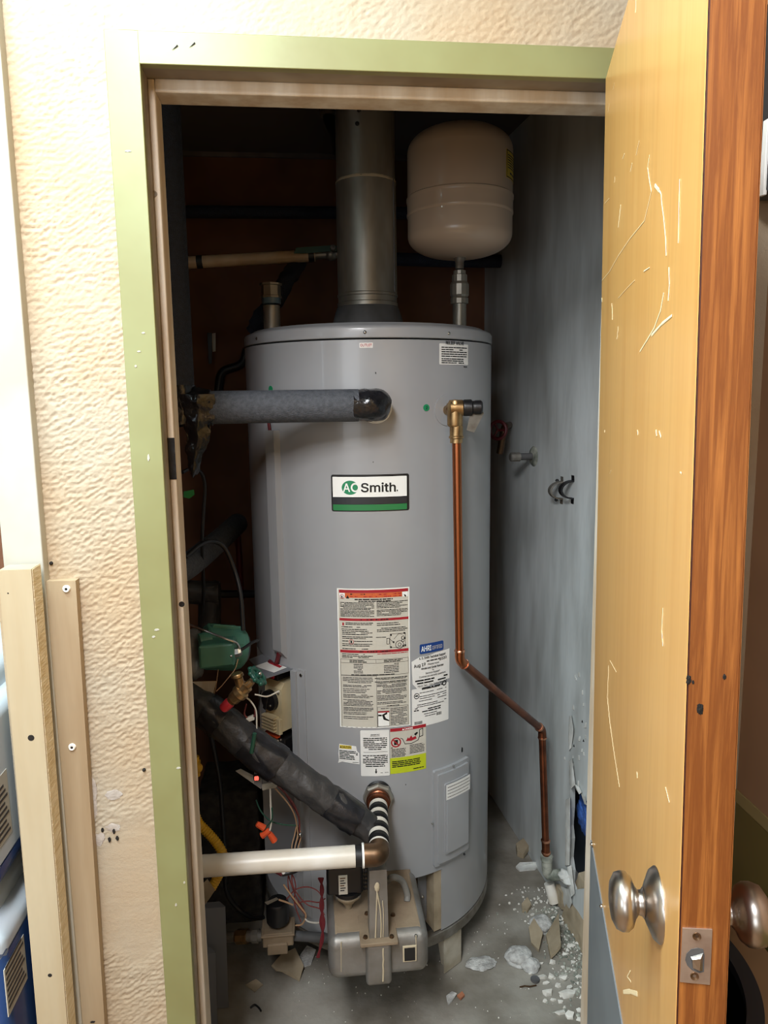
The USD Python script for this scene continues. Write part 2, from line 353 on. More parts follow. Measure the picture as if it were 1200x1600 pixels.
for k, (x, y, w_, h_) in enumerate(((245, 984, .0045, .002), (240, 995, .003, .002), (212, 572, .002, .0022), (232, 715, .002, .006), (279, 1200, .004, .002), (288, 1379, .0018, .0025), (275, 1414, .002, .003), (217, 549, .003, .0015), (200, 236, .005, .0015), (224, 520, .003, .0015))):
    tr.part('paint_nick', frame_to(prism(Polygon([(-w_, -h_*.4), (-w_*.2, -h_), (w_, -h_*.2), (w_*.4, h_), (-w_*.6, h_*.7)]), .0006), at(x, y, YF-.0065)+(0, .0005, 0), (0, -1, 0)), M['casing'], smooth=False)
for k, (x, y) in enumerate(((273, 74), (300, 70))):
    tr.part('scuff_mark', frame_to(prism(Polygon([(-.004, -.004), (.005, .002), (.004, .004)]), .0004), at(x, y, YF-.0062), (0, -1, 0)), M['hole_dark'], smooth=False)
fl = Thing('floor', kind='structure', label='dusty concrete closet floor and tan room floor')
def floor_grid(x0, x1, y0, y1, step):
    nx, ny = int((x1-x0)/step)+1, int((y1-y0)/step)+1
    X, Y = np.meshgrid(np.linspace(x0, x1, nx), np.linspace(y0, y1, ny)); P = np.stack([X.ravel(), Y.ravel(), np.zeros(X.size)], 1)
    P[:, 2] = (meshkit.fbm(P*7, 4, 2)-.5)*.007+(meshkit.noise(P*90, 3)-.5)*.0008
    i, j = np.meshgrid(np.arange(nx-1), np.arange(ny-1)); a = (j*nx+i).ravel()
    return trimesh.Trimesh(P, np.vstack([np.stack([a, a+1, a+nx+1], 1), np.stack([a, a+nx+1, a+nx], 1)]), process=False)
fl.part('concrete', floor_grid(CL, .9, YF+.0, YB, .009), M['concrete'], smooth=True)
fl.part('slab', bx((-2.3, -2.6, -.12), (1.9, YB+.05, -.012)), M['concrete'], smooth=False)
fl.part('room_flooring', bx((-2.3, -2.6, -.012), (1.9, YF, 0.0)), M['room_floor'], smooth=False)
# the room behind and beside the camera
rm = Thing('wall_room_behind', kind='structure', label='cream room wall behind the camera'); rm.part('plaster', bx((-2.3, -2.65, 0), (1.9, -2.6, CEIL)), M['room_back'], smooth=False)
rm = Thing('wall_room_left', kind='structure', label='cream room wall left of the camera')
rm.part('plaster', bx((-2.3, -2.6, 0), (-2.25, YF, CEIL)), M['room_back'], smooth=False)
# ================================================================ more materials
M['drum'] = mat('heater_grey_enamel', (158, 160, 162), (152, 153, 155), rough=.3, scale=3, coat_weight=.15)
M['drum_in'] = mat('heater_inner_grey', (92, 93, 95), (70, 68, 66), rough=.7, scale=12)
M['steel'] = mat('dusty_steel', (150, 148, 142), (112, 104, 92), rough=.5, metal=.7, scale=18, rough2=.7)
M['galv'] = mat('galvanised_flue', (168, 164, 154), (140, 134, 122), rough=.36, metal=.7, scale=14, stretch=(1, 1, .35), rough2=.52)
M['leg'] = mat('leg_cream', (186, 180, 164), (160, 150, 130), rough=.6, scale=20)
M['screw'] = mat('bright_screw', (196, 196, 192), rough=.25, metal=1.0)
M['paper'] = mat('label_paper', (236, 235, 230), (228, 227, 222), rough=.5, scale=14)
M['paper_grey'] = mat('label_paper_grey', (203, 199, 186), (196, 192, 178), rough=.5, scale=14)
M['ink'] = mat('label_ink_grey', (70, 68, 66), rough=.6)
M['ink_black'] = mat('label_ink_black', (20, 20, 20), rough=.5)
M['ink_red'] = mat('label_ink_red', (164, 32, 44), rough=.5)
M['ink_orange'] = mat('label_ink_orange', (205, 98, 52), rough=.5)
M['ink_blue'] = mat('label_ink_blue', (28, 66, 132), rough=.45)
M['ink_green'] = mat('label_ink_green', (32, 134, 88), rough=.45)
M['ink_green2'] = mat('label_band_green', (40, 122, 68), rough=.4)
M['lime'] = mat('label_lime', (190, 202, 36), rough=.5)
M['yellow'] = mat('label_yellow', (214, 190, 70), rough=.5)
M['white'] = mat('label_white', (242, 243, 238), rough=.4)
M['ink_charcoal'] = mat('label_charcoal', (40, 42, 46), rough=.4)
M['pvc'] = mat('white_pvc', (232, 229, 220), (214, 206, 190), rough=.35, scale=9)
M['pvc_tan'] = mat('tan_pipe', (196, 176, 148), (176, 150, 120), rough=.5, scale=9)
M['black_rubber'] = mat('black_rubber', (20, 20, 21), rough=.5)
M['black_plastic'] = mat('black_plastic', (24, 24, 26), rough=.38)
M['foam'] = mat('foam_sleeve', (84, 88, 95), (66, 70, 76), rough=.7, scale=120, bump=.8, bscale=330, bdist=.003)
M['tape2'] = mat('crinkled_tape', (18, 18, 20), (34, 34, 38), rough=.2, scale=30, bump=.8, bscale=38, bdist=.006)
M['grey_hose'] = mat('grey_hose', (128, 126, 120), rough=.6)
M['foam_dark'] = mat('foam_sleeve_navy', (36, 42, 58), (28, 33, 46), rough=.75, scale=120, bump=.7, bscale=330, bdist=.003)
M['wrap'] = mat('taped_pipe_wrap', (38, 38, 40), (62, 60, 58), rough=.5, scale=14, bump=.8, bscale=30, bdist=.006, stretch=(1, 1, 1))
M['copper'] = mat('copper_pipe', (186, 116, 78), (156, 92, 60), rough=.3, metal=1.0, scale=10, stretch=(1, 1, .3), rough2=.4)
M['copper_old'] = mat('copper_old', (140, 84, 58), (104, 64, 48), rough=.32, metal=.9, scale=16)
M['solder'] = mat('copper_solder_ring', (226, 164, 132), rough=.3, metal=1.0)
M['brass'] = mat('brass', (186, 156, 112), (140, 112, 76), rough=.36, metal=.9, scale=30)
M['bronze'] = mat('bronze_elbow', (124, 98, 74), (96, 76, 58), rough=.35, metal=.85, scale=20)
M['corroded'] = mat('corroded_fitting', (178, 180, 168), (96, 102, 92), rough=.75, scale=26, bump=.5, bscale=80)
M['alu'] = mat('cast_aluminium', (150, 148, 144), (116, 110, 100), rough=.42, metal=.55, scale=9, bump=.15, bscale=120, rough2=.6)
M['dusty'] = mat('dust_brown_metal', (158, 140, 116), (126, 108, 86), rough=.8, metal=.2, scale=9, bump=.3, bscale=120)
M['drip'] = mat('lime_drip', (190, 176, 148), rough=.8)
M['pump_green'] = mat('pump_green', (74, 128, 110), (62, 112, 96), rough=.42, scale=14)
M['dark_green'] = mat('handwheel_green', (24, 74, 60), rough=.4)
M['beige'] = mat('beige_control', (216, 202, 166), (200, 184, 146), rough=.45, scale=9)
M['tank_beige'] = mat('expansion_tank_beige', (198, 178, 156), (192, 172, 150), rough=.3, scale=3, coat_weight=.2)
M['orange'] = mat('wire_nut_orange', (226, 88, 46), rough=.4)
M['wire_red'] = mat('wire_red', (92, 24, 30), rough=.5)
M['wire_pink'] = mat('wire_dusty_red', (128, 62, 58), rough=.6)
M['wire_green'] = mat('wire_green', (34, 76, 58), rough=.5)
M['wire_white'] = mat('wire_white', (216, 210, 196), rough=.5)
M['wire_black'] = mat('wire_black', (20, 20, 22), rough=.4)
M['wire_copper'] = mat('wire_pale', (190, 152, 116), rough=.5)
M['gas_yellow'] = mat('gas_hose_yellow', (212, 168, 36), (188, 142, 28), rough=.45, scale=14)
M['panel_grey'] = mat('grey_panel_paint', (118, 120, 124), (110, 112, 116), rough=.45, scale=4)
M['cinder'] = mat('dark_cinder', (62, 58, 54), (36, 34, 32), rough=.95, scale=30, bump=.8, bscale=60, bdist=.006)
M['red_plastic'] = mat('red_plastic', (190, 44, 54), rough=.4)
M['chip'] = mat('plaster_chip', (226, 224, 216), (206, 202, 192), rough=.85, scale=50)
M['lint'] = mat('grey_lint', (200, 200, 196), (156, 154, 150), rough=.95, scale=50, bump=.8, bscale=160, bdist=.004)
M['card'] = mat('tan_card', (168, 154, 130), (142, 128, 104), rough=.8, scale=16)
M['brick_bit'] = mat('brick_fragment', (170, 112, 80), (150, 96, 70), rough=.9, scale=40)
M['peel'] = mat('peeling_paint', (214, 216, 212), (188, 188, 182), rough=.7, scale=30)
M['lamp_red'] = usdkit.material(stage, '/World/Looks/lit_red_switch', {'p': ('principled_bsdf', {'base_color': (.9, .08, .06), 'emission_color': (1.0, .12, .08), 'emission_strength': 1.6, 'roughness': .3})}, [], surface='p.BSDF')

# ================================================================ print helpers: everything in "units" (x right, y DOWN), bent onto the drum
LAST = [.0007]
class Print:
    """Collects flat print, in units of a drawing laid over a label, by ink."""
    def __init__(self, s, ox, oy): self.s, self.ox, self.oy, self.m = s, ox, oy, {}; self.k = LAST[0]
    def xy(self, x, y): return (x-self.ox)*self.s, -(y-self.oy)*self.s
    def add(self, ink, m, lift=.0006):
        m = m.copy(); v = m.vertices.copy(); v[:, 2] = v[:, 2]*.0002/max(np.ptp(v[:, 2]), 1e-9)+lift; m.vertices = v
        if np.ptp(v[:, 0]) > .014: m = m.subdivide_to_size(.012)
        self.m.setdefault(ink, []).append(m)
    def rect(self, ink, x0, y0, x1, y1, lift=.0005):
        a, b = self.xy(x0, y1), self.xy(x1, y0); w, h = b[0]-a[0], b[1]-a[1]
        m = sheet(w, h, max(1, int(w/.012)), 1, .0002); m.apply_translation(((a[0]+b[0])/2, (a[1]+b[1])/2, lift)); self.m.setdefault(ink, []).append(m)
    def poly(self, ink, pts, lift=.0006):
        p = Polygon([self.xy(*q) for q in pts]).buffer(0)
        for g in getattr(p, 'geoms', [p]):
            if g.area > 1e-9: self.add(ink, prism(g, .0002), lift)
    def shape(self, ink, shp, lift=.0006):
        shp = affinity.affine_transform(shp, [self.s, 0, 0, -self.s, -self.ox*self.s, self.oy*self.s])
        for g in getattr(shp, 'geoms', [shp]):
            if g.area > 1e-10: self.add(ink, prism(g, .0002), lift)
    def frame(self, ink, x0, y0, x1, y1, w=2):
        self.rect(ink, x0, y0, x1, y0+w); self.rect(ink, x0, y1-w, x1, y1); self.rect(ink, x0, y0, x0+w, y1); self.rect(ink, x1-w, y0, x1, y1)
    def line(self, ink, pts, w=2, lift=.0007):
        from shapely.geometry import LineString
        self.shape(ink, LineString(pts).buffer(w/2, cap_style=2), lift)
    def text(self, ink, s, x, y, h, width=None, bold=False, center=False, tilt=0.0, lift=.0008):
        m = meshkit.text_mesh(s, h*self.s, .0002, bold); b = m.bounds
        if width: m.apply_scale((width*self.s/(b[1][0]-b[0][0]), 1, 1)); b = m.bounds
        if center: m.apply_translation((-(b[0][0]+b[1][0])/2, 0, 0))
        else: m.apply_translation((-b[0][0], 0, 0))
        if tilt: m.apply_transform(trimesh.transformations.rotation_matrix(tilt, (0, 0, 1)))
        X, Y = self.xy(x, y); m.apply_translation((X, Y, 0)); self.add(ink, m, lift)
    def words(self, ink, x0, x1, y, h, dens=.8, seed=0):
        """A line of print too small to read in the photograph: word-length strokes."""
        r = random.Random(int(x0*7+y*13+seed)); x = x0
        while x < x1:
            w = r.uniform(1.6, 7)*h
            e = min(x+w, x1)
            if e-x > h*.6 and r.random() < .62+dens*.4: self.rect(ink, x, y-h*r.uniform(.42, .5), e, y+h*.42)
            x = e+h*r.uniform(.35, .6)
    def para(self, ink, x0, x1, y0, y1, n, h=None, dens=.9, ragged=True):
        r = random.Random(int(x0+y0*3)); st = (y1-y0)/max(n, 1)
        for i in range(n): self.words(ink, x0, x1-(r.uniform(0, .25)*(x1-x0) if ragged and (i == n-1 or r.random() < .3) else 0), y0+st*(i+.5), h or st*.5, dens, i)
    def emit(self, thing, under, th, z, R=TR, base=None):
        base = self.k-.0002 if base is None else base
        for ink, ms in self.m.items():
            m = on_drum(cat_(ms), th, z, R+base); thing.part('print_'+ink.replace('ink_', '').replace('ink', 'grey'), m, M[ink], smooth=False, under=under, kind='stuff')
def sticker(thing, name, px, mat_, label, corner=.0, units=None, thick=.0004, shape=None, R=TR):
    """A label on the jacket from its corners in the photograph (x0, y0, x1, y1); returns what is needed to print on it."""
    x0, y0, x1, y1 = px; xm, ym = (x0+x1)/2, (y0+y1)/2
    tl, tr_ = thit(x0, ym, R)[0], thit(x1, ym, R)[0]; th = (tl+tr_)/2; w = (tr_-tl)*R
    z1, z0 = thit(xm, y0, R)[1], thit(xm, y1, R)[1]; z = (z0+z1)/2; h = z1-z0
    if shape is not None:
        m = prism(affinity.affine_transform(Polygon(shape), [w, 0, 0, -h, -w/2, h/2]), thick)
        m = m.subdivide_to_size(max(w/7, .006))
    elif corner:
        m = prism(sbox(-w/2+corner, -h/2+corner, w/2-corner, h/2-corner).buffer(corner), thick).subdivide_to_size(max(w/7, .006))
    else: m = sheet(w, h, max(4, int(w/.008)), 1, thick)
    LAST[0] = .0003+thick
    path = thing.part(name, on_drum(m, th, z, R+.0003), mat_, smooth=False, label=label)
    return path, th, z, w, h

# ================================================================ the water heater
ZS, ZB = 1.773, 0.150                               # top and bottom seam
wh = Thing('water_heater', 'tall grey cylindrical gas water heater standing on short legs in the closet', 'water heater', base=(TX, TY, 0))
prof = [(0, ZB), (TR-.002, ZB), (TR, ZB+.003), (TR, ZS), (0, ZS)]
jacket = lathe(prof, 160)
def sector(t0, t1, r0, r1, z0, z1):
    a = np.linspace(t0, t1, 14)
    pts = [(TX+r0*math.sin(t), TY-r0*math.cos(t)) for t in a]+[(TX+r1*math.sin(t), TY-r1*math.cos(t)) for t in a[::-1]]
    m = prism(Polygon(pts), z1-z0); m.apply_translation((0, 0, z0)); return m
jacket.apply_translation((TX, TY, 0))
bt0, bt1, bz1 = math.radians(-24), thit(690.5, 1405)[0], thit(660, 1369)[1]
ct0, ct1 = math.radians(-82), thit(457.5, 1045)[0]; cz0, cz1 = 0.20, thit(457.5, 1045)[1]
jacket = cut(jacket, sector(bt0, bt1, TR-.075, TR+.05, ZB-.05, bz1), sector(ct0, ct1, TR-.10, TR+.05, cz0, cz1))
wh.part('jacket', jacket, M['drum'], smooth=35)
wh.part('top_cap', turned([(0, ZS+.0035), (TR-.001, ZS+.0035), (TR+.0012, ZS+.006), (TR+.0012, ZS+.026), (TR-.002, ZS+.032), (TR-.010, ZS+.036), (TR-.018, ZS+.038), (TR-.024, ZS+.043), (TR-.03, ZS+.044), (0, ZS+.044)], (TX, TY, 0), (0, 0, 1), 160), M['drum'], smooth=50)
wh.part('base_ring', turned([(TR-.02, ZB-.034), (TR-.001, ZB-.034), (TR+.001, ZB-.030), (TR+.001, ZB-.004), (TR-.003, ZB-.002), (TR-.02, ZB-.002)], (TX, TY, 0), (0, 0, 1), 160), M['steel'], label='dusty grey base ring')
wh.part('bottom_pan', turned([(0, ZB-.012), (TR-.015, ZB-.012), (TR-.015, ZB-.006), (0, ZB-.006)], (TX, TY, 0), (0, 0, 1), 64), M['drum_in'])
for k, d in enumerate((34, -96, 160)):
    t = math.radians(d); n_, tt = np.array([math.sin(t), -math.cos(t), 0]), np.array([math.cos(t), math.sin(t), 0]); o = np.array([TX, TY, 0])+n_*(TR-.012)
    leg = cat_([hull([o+tt*s*.034*(1 if zz else .45)+n_*q+np.array([0, 0, zz]) for s in (-1, 1) for q in (0, .003) for zz in (0.002, ZB-.03)]),
                hull([o+tt*.034*s2+n_*q+np.array([0, 0, zz]) for (s2, zz) in ((-1, ZB-.03), (-.93, ZB-.03), (-.45, .002), (-.38, .002)) for q in (0, -.03)]),
                hull([o+tt*.034*s2+n_*q+np.array([0, 0, zz]) for (s2, zz) in ((1, ZB-.03), (.93, ZB-.03), (.45, .002), (.38, .002)) for q in (0, -.03)])])
    wh.part('leg', leg, M['leg'], smooth=False)
# burner opening: back plate, insulation edge, bracket
wh.part('opening_back', sector(bt0, bt1, TR-.078, TR-.070, ZB-.004, bz1), M['dusty'], smooth=False)
ie0 = thit(679, 1400)[0]
wh.part('insulation_edge', rough(sector(ie0, bt1, TR-.07, TR-.004, ZB+.004, bz1-.003).subdivide().subdivide(), .002, 40), M['card'], label='tan insulation edge beside the burner')
t0, t1 = thit(663, 1410)[0], thit(678, 1410)[0]
wh.part('bracket', sector(t0, t1, TR-.045, TR-.04, .165, .315), M['panel_grey'], smooth=False)
wh.part('bracket_screw', ball(tpt((t0+t1)/2, .243, TR-.04), .0045), M['screw'])
for d in (-6, 30, -60): 
    t = math.radians(d); wh.part('rim_screw', turned([(0, 0), (.004, 0), (.004, .0015), (.002, .003), (0, .003)], tpt(t, ZS+.017, TR+.001), (math.sin(t), -math.cos(t), 0), 14), M['screw'])
# outlet escutcheon, relief flange
to, zo_ = thit(587, 636); n_o = np.array([math.sin(to), -math.cos(to), 0])
wh.part('outlet_ring', frame_to(lathe([(.028, 0), (.040, 0), (.0405, .003), (.038, .006), (.031, .006), (.028, .003)], 40), tpt(to, zo_, TR-.001), n_o), M['white'], label='white plastic ring around the outlet hole')
trv, zrv = thit(698, 641); n_r = np.array([math.sin(trv), -math.cos(trv), 0])
wh.part('valve_flange', on_drum(prism(Point(0, 0).buffer(.0385, 32), .0022).subdivide_to_size(.012), trv, zrv, TR), M['drum'], label='round grey flange disc around the relief valve')
# black sealed hole and the hex union of the lower water connection come with the pipe; here only the rubber seal
tl_, zl_ = thit(591, 1243); n_l = np.array([math.sin(tl_), -math.cos(tl_), 0])
wh.part('rubber_seal', frame_to(lathe([(.0, .001), (.030, .001), (.034, .004), (.030, .008), (0, .008)], 40), tpt(tl_, zl_+.010, TR-.001), n_l), M['black_rubber'], label='black rubber seal')
# wire channel down the left of the jacket
tc0, zc1 = thit(430, 672); zc0 = thit(437, 1012)[1]
e_t, e_n = np.array([math.cos(tc0), math.sin(tc0), 0]), np.array([math.sin(tc0), -math.cos(tc0), 0])
o = tpt(tc0, 0, TR-.004)
ch = hull([o+e_t*s*.0175+e_n*q+np.array([0, 0, zz]) for s in (-1, 1) for (q, zz) in ((0, zc1), (.024, zc1), (0, zc0-.028), (.024, zc0))])
wh.part('wire_channel', ch, M['drum'], smooth=False, label='grey sheet-metal wire channel')
p_ = [o+e_t*-.006+e_n*.012+np.array([0, 0, zz])+e_t*dx for zz, dx in ((zc0+.01, 0), (zc0-.02, -.004), (zc0-.05, -.02), (cz1+.002, -.045))]
wh.part('red_wire', tube(spline(p_, 5), .006, 8), M['wire_red'], label='dark red wire leaving the channel')
p_ = [o+e_t*-.012+e_n*.012+np.array([0, 0, zz])+e_t*dx for zz, dx in ((zc1-.01, 0), (zc1+.02, -.004), (zc1+.06, -.015))]
wh.part('red_wire', tube(spline(p_, 5), .004, 8), M['wire_red'], label='dark red wire entering the channel')
# access panel, right
ta0, ta1 = thit(676, 1280)[0], thit(729, 1270)[0]; za1, za0 = (thit(676, 1202)[1]+thit(728, 1183)[1])/2, thit(679, 1352)[1]
ta, wa, ha, za = (ta0+ta1)/2, (ta1-ta0)*TR, za1-za0, (za0+za1)/2
def raised(w, h, lo, hi, bev):
    a, b = sbox(-w/2, -h/2, w/2, h/2).buffer(-.006).buffer(.006), sbox(-w/2+bev, -h/2+bev, w/2-bev, h/2-bev).buffer(-.004).buffer(.004)
    m = prism(a, lo+.002).subdivide_to_size(.02); k = prism(b, hi-lo).subdivide_to_size(.02); k.apply_translation((0, 0, lo+.002)); return cat_([m, k])
pan = wh.part('access_panel', on_drum(raised(wa, ha, .009, .015, .010), ta, za, TR-.002), M['drum'], label='raised grey access panel')
wh.part('inner_panel', on_drum(raised(wa*.70, ha*.74, .003, .0075, .006), ta+.006/TR, za-.003, TR+.014), M['drum'], under=pan)
for x, y in ((709, 1197), (726, 1335), (676, 1287)):
    t, z = thit(x, y, TR+.015); wh.part('panel_screw', ball(tpt(t, z, TR+.014), .0032, 1), M['screw'] if y != 1335 else M['black_plastic'], under=pan)
P = Print(.001, 0, 0); lw, lh = wa*.70, ha*.155
lp = wh.part('panel_label', on_drum(sheet(lw, lh, 8), ta+.006/TR, za+ha*.28, TR+.0235), M['paper'], label='small white printed strip', under=pan)
P.para('ink', -lw*500+4, lw*500-3, -lh*500+3, lh*500-3, 4, 1.5); P.emit(wh, pan, ta+.006/TR, za+ha*.28, TR+.0235, .0002)
# plug holes and dots
t, z = thit(666, 637); dp = wh.part('green_dot', on_drum(prism(Point(0, 0).buffer(.0085, 20), .001), t, z, TR), M['ink_green'], label='green round sticker numbered 2')
P = Print(.001, 0, 0); P.text('ink_black', '2', -2.0, 3.5, 7, 4.5); P.emit(wh, dp, t, z, TR, .0008)
t, z = thit(423, 608); wh.part('green_dot', on_drum(prism(Point(0, 0).buffer(.0085, 20), .001), t, z, TR), M['ink_green'])
for x, y, r in ((587, 583, .002), (583, 722, .0014), (722, 1172, .006), (634, 1226, .0016)):
    t, z = thit(x, y); wh.part('scuff', on_drum(blob((0, 0, 0), (r*.6, r*1.3, .0006), .5, int(x), 2), t, z, TR), M['ink_black'])

# ---- labels
# brand plate (units: 7.5 per photo pixel, origin 500, 720)
pl, th, z, w, h = sticker(wh, 'brand_plate', (518, 741.5, 639, 799), M['ink_black'], 'black bordered brand plate with green emblem', .005, thick=.0012)
P = Print(w/910.0, 590, 375)
P.shape('white', sbox(152, 185, 1018, 421).buffer(-8).buffer(8).union(sbox(152, 380, 1018, 421)))
P.shape('ink_charcoal', sbox(152, 425, 1018, 505))
P.shape('ink_green2', sbox(152, 508, 1018, 577).buffer(-10).buffer(10).union(sbox(152, 508, 1018, 540)))
P.shape('ink_green', affinity.scale(Point(358, 310).buffer(1, 40), 96, 81).difference(affinity.scale(Point(418, 308).buffer(1, 32), 52, 55).difference(affinity.scale(Point(418, 308).buffer(1, 32), 31, 34)).union(sbox(452, 200, 520, 420))), .0014)
P.text('white', 'A', 276, 355, 92, 84, bold=True, lift=.0017)
P.text('ink_black', 'Smith', 484, 360, 100, 402, bold=True, lift=.0014)
P.text('ink_black', '.', 896, 360, 100, 14, lift=.0014)
P.emit(wh, pl, th, z)
# the big instruction sheet (units: 4.85 per photo pixel, origin 510, 900)
pl, th, z, w, h = sticker(wh, 'instruction_sheet', (529, 919.5, 640.5, 1137.5), M['paper_grey'], 'large beige safety instruction sheet with red bars')
P = Print(w/543.0, 361, 622); P.s = w/543.0
sy = h/1064.0/P.s
def Yv(y): return 622+(y-622)*sy
_r = P.rect; P.rect = lambda ink, x0, y0, x1, y1, lift=.0005: _r(ink, x0, Yv(y0), x1, Yv(y1), lift)
P.rect('white', 90, 92, 632, 99); P.rect('white', 90, 1146, 632, 1153); P.rect('white', 90, 92, 98, 1153); P.rect('white', 624, 92, 632, 1153)
P.rect('ink_red', 105, 101, 622, 122); P.rect('ink_orange', 105, 123, 575, 158); P.rect('white', 106, 124, 150, 160, .0007); P.rect('white', 577, 124, 620, 160, .0007)
P.line('ink_red', [(128+15*math.cos(a), 140+15*math.sin(a)) for a in np.linspace(0, 6.4, 18)], 4); P.poly('ink_black', [(125, 130), (134, 142), (128, 152), (121, 142)], .0009)
P.poly('ink_black', [(158, 153), (170, 128), (182, 153)], .0009); P.poly('ink_black', [(588, 130), (606, 140), (604, 154), (594, 146)], .0009)
P.words('ink_black', 190, 300, 132, 9); P.words('ink_red', 310, 570, 134, 9); P.words('ink_red', 190, 570, 150, 7)
P.words('ink_black', 222, 505, 171, 9); P.words('ink_black', 250, 490, 184, 8)
P.para('ink_black', 112, 366, 190, 250, 6, 5.5); P.para('ink_black', 112, 366, 252, 302, 5, 5.5); P.para('ink_black', 384, 618, 186, 240, 5, 5.5); P.para('ink_black', 384, 618, 246, 298, 5, 5.5)
P.rect('ink_red', 105, 313, 622, 331); P.words('ink_black', 265, 470, 322, 9, lift_ := 1.0)
P.para('ink_black', 150, 358, 342, 364, 2, 6); P.words('ink_black', 118, 260, 378, 6); P.words('ink_black', 118, 310, 395, 6); P.para('ink_black', 122, 350, 402, 440, 3, 6); P.para('ink_black', 122, 350, 446, 470, 2, 6)
P.words('ink_black', 122, 172, 485, 6); P.words('ink_black', 212, 350, 485, 6); P.para('ink_black', 122, 350, 500, 526, 2, 6); P.words('ink_black', 122, 320, 543, 6)
P.line('ink_red', [(192+17*math.cos(a), 486+17*math.sin(a)) for a in np.linspace(0, 6.4, 18)], 3); P.poly('ink_black', [(189, 472), (199, 486), (192, 500), (184, 488)], .0009)
P.poly('ink_red', [(126, 340), (138, 340), (138, 362), (126, 362)])
P.para('ink_black', 384, 580, 344, 372, 2, 6); P.para('ink_black', 384, 615, 382, 418, 3, 6)
P.line('ink_black', [(482, 430), (598, 430), (598, 536), (482, 536), (482, 430)], 2); P.line('ink_black', [(456, 462), (476, 462), (476, 506), (456, 506), (456, 462)], 3)
for c, r in (((552, 516), 30), ((552, 516), 12), ((580, 466), 13), ((578, 488), 10)): P.line('ink_black', [(c[0]+r*math.cos(a), c[1]+r*math.sin(a)) for a in np.linspace(0, 6.4, 24)], 3.5)
for x, y in ((487, 438), (590, 430), (592, 470), (596, 525), (580, 528), (486, 532), (506, 494)): P.poly('ink_black', [(x-7, y-7), (x+7, y-5), (x+7, y+7), (x-6, y+6)], .0009)
P.line('ink_black', [(478, 470), (510, 496)], 3); P.words('ink', 376, 455, 456, 6); P.line('ink_black', [(510, 470), (545, 432), (575, 440)], 2)
P.rect('ink_red', 105, 553, 622, 573); P.words('ink_black', 250, 480, 563, 9)
P.words('ink_red', 384, 615, 582, 6); P.words('ink', 118, 290, 584, 6); P.para('ink_black', 118, 350, 592, 614, 2, 6)
P.frame('ink', 106, 622, 620, 746); P.rect('ink', 106, 650, 620, 652); P.rect('ink', 372, 622, 374, 652)
P.para('ink_black', 175, 312, 626, 648, 2, 7); P.para('ink_black', 432, 575, 626, 648, 2, 7)
for k in range(6): P.words('ink', 205, 275, 662+k*12.5, 6.5); P.words('ink', 432, 545, 662+k*12.5, 6.5)
P.words('ink_black', 185, 515, 741, 7)
P.frame('ink', 106, 748, 376, 1150)
for a, b, n in ((758, 806, 4), (818, 838, 2), (844, 884, 3), (890, 922, 3), (930, 985, 5), (992, 1024, 3), (1028, 1052, 2), (1060, 1088, 2)): P.para('ink', 120, 348, a, b, n, 6)
for y in (768, 796): P.words('ink_black', 362, 610, y, 7); P.words('ink_black', 380, 600, y+10, 5)
for a, b, n in ((815, 845, 3), (850, 892, 4), (898, 942, 4), (950, 972, 2)): P.para('ink', 378, 606, a, b, n, 6)
P.words('ink_black', 450, 545, 984, 6); P.frame('ink', 378, 990, 616, 1145)
P.rect('white', 382, 1024, 468, 1140); P.frame('ink', 381, 1022, 469, 1141); P.rect('ink_red', 382, 1024, 468, 1034, .0008); P.poly('ink_black', [(384, 1058), (410, 1060), (410, 1072), (384, 1070)], .0009); P.poly('ink_black', [(412, 1062), (450, 1040), (452, 1056), (430, 1066), (440, 1090), (468, 1108), (464, 1114), (424, 1100)], .0009)
P.para('ink', 476, 606, 1000, 1138, 11, 6); P.words('ink', 390, 470, 1004, 6)
P.emit(wh, pl, th, z)
# certified badge, support label, rating plate
pl, th, z, w, h = sticker(wh, 'certified_badge', (655.5, 1004.2, 692.5, 1019), M['ink_blue'], 'small blue certified badge', .004, thick=.0007)
P = Print(w/180.0, 90, 38); P.text('white', 'AHRI', 10, 54, 34, 74, bold=True, lift=.0008); P.text('paper_grey', 'CERTIFIED', 90, 52, 24, 80, lift=.0008); P.emit(wh, pl, th, z)
pl, th, z, w, h = sticker(wh, 'support_label', (643, 1018.5, 702, 1072.5), M['paper'], 'white support label with handwritten date', shape=[(0, .2), (.2, .09), (.42, .1), (.62, .05), (1.0, .03), (1.0, .9), (.13, 1.0), (.02, .84)])
P = Print(w/285.0, 787, 700)
P.text('ink_black', 'A. O. Smith Technical Support', 795, 622, 15, 200, bold=True, center=True); P.words('ink', 750, 850, 640, 10); P.text('ink_black', 'Please have', 800, 668, 12, 84, center=True); P.text('ink_black', 'Model and Serial Number', 795, 692, 13, 168, bold=True, center=True)
P.text('ink_black', 'for', 797, 708, 9, 14, center=True); P.text('ink_black', 'Service Support', 795, 726, 12, 108, center=True); P.text('ink_black', 'Commercial warranty questions', 795, 746, 12, 200, center=True)
P.words('ink_black', 668, 912, 764, 10); P.words('ink_black', 680, 905, 782, 10); P.text('ink_black', 'Hours: 7am - 7pm Central Time, M-F', 795, 806, 12, 220, center=True); P.words('ink_black', 715, 875, 820, 10)
P.text('ink_black', 'Aug 19', 660, 672, 20, 82, tilt=.06, bold=True); P.text('ink_black', '2020', 846, 652, 17, 58, tilt=.06, bold=True); P.emit(wh, pl, th, z)
pl, th, z, w, h = sticker(wh, 'rating_plate', (643.5, 1072.5, 700.5, 1132), M['paper'], 'white rating plate with faint print', .003)
P = Print(w/272.0, 788, 982)
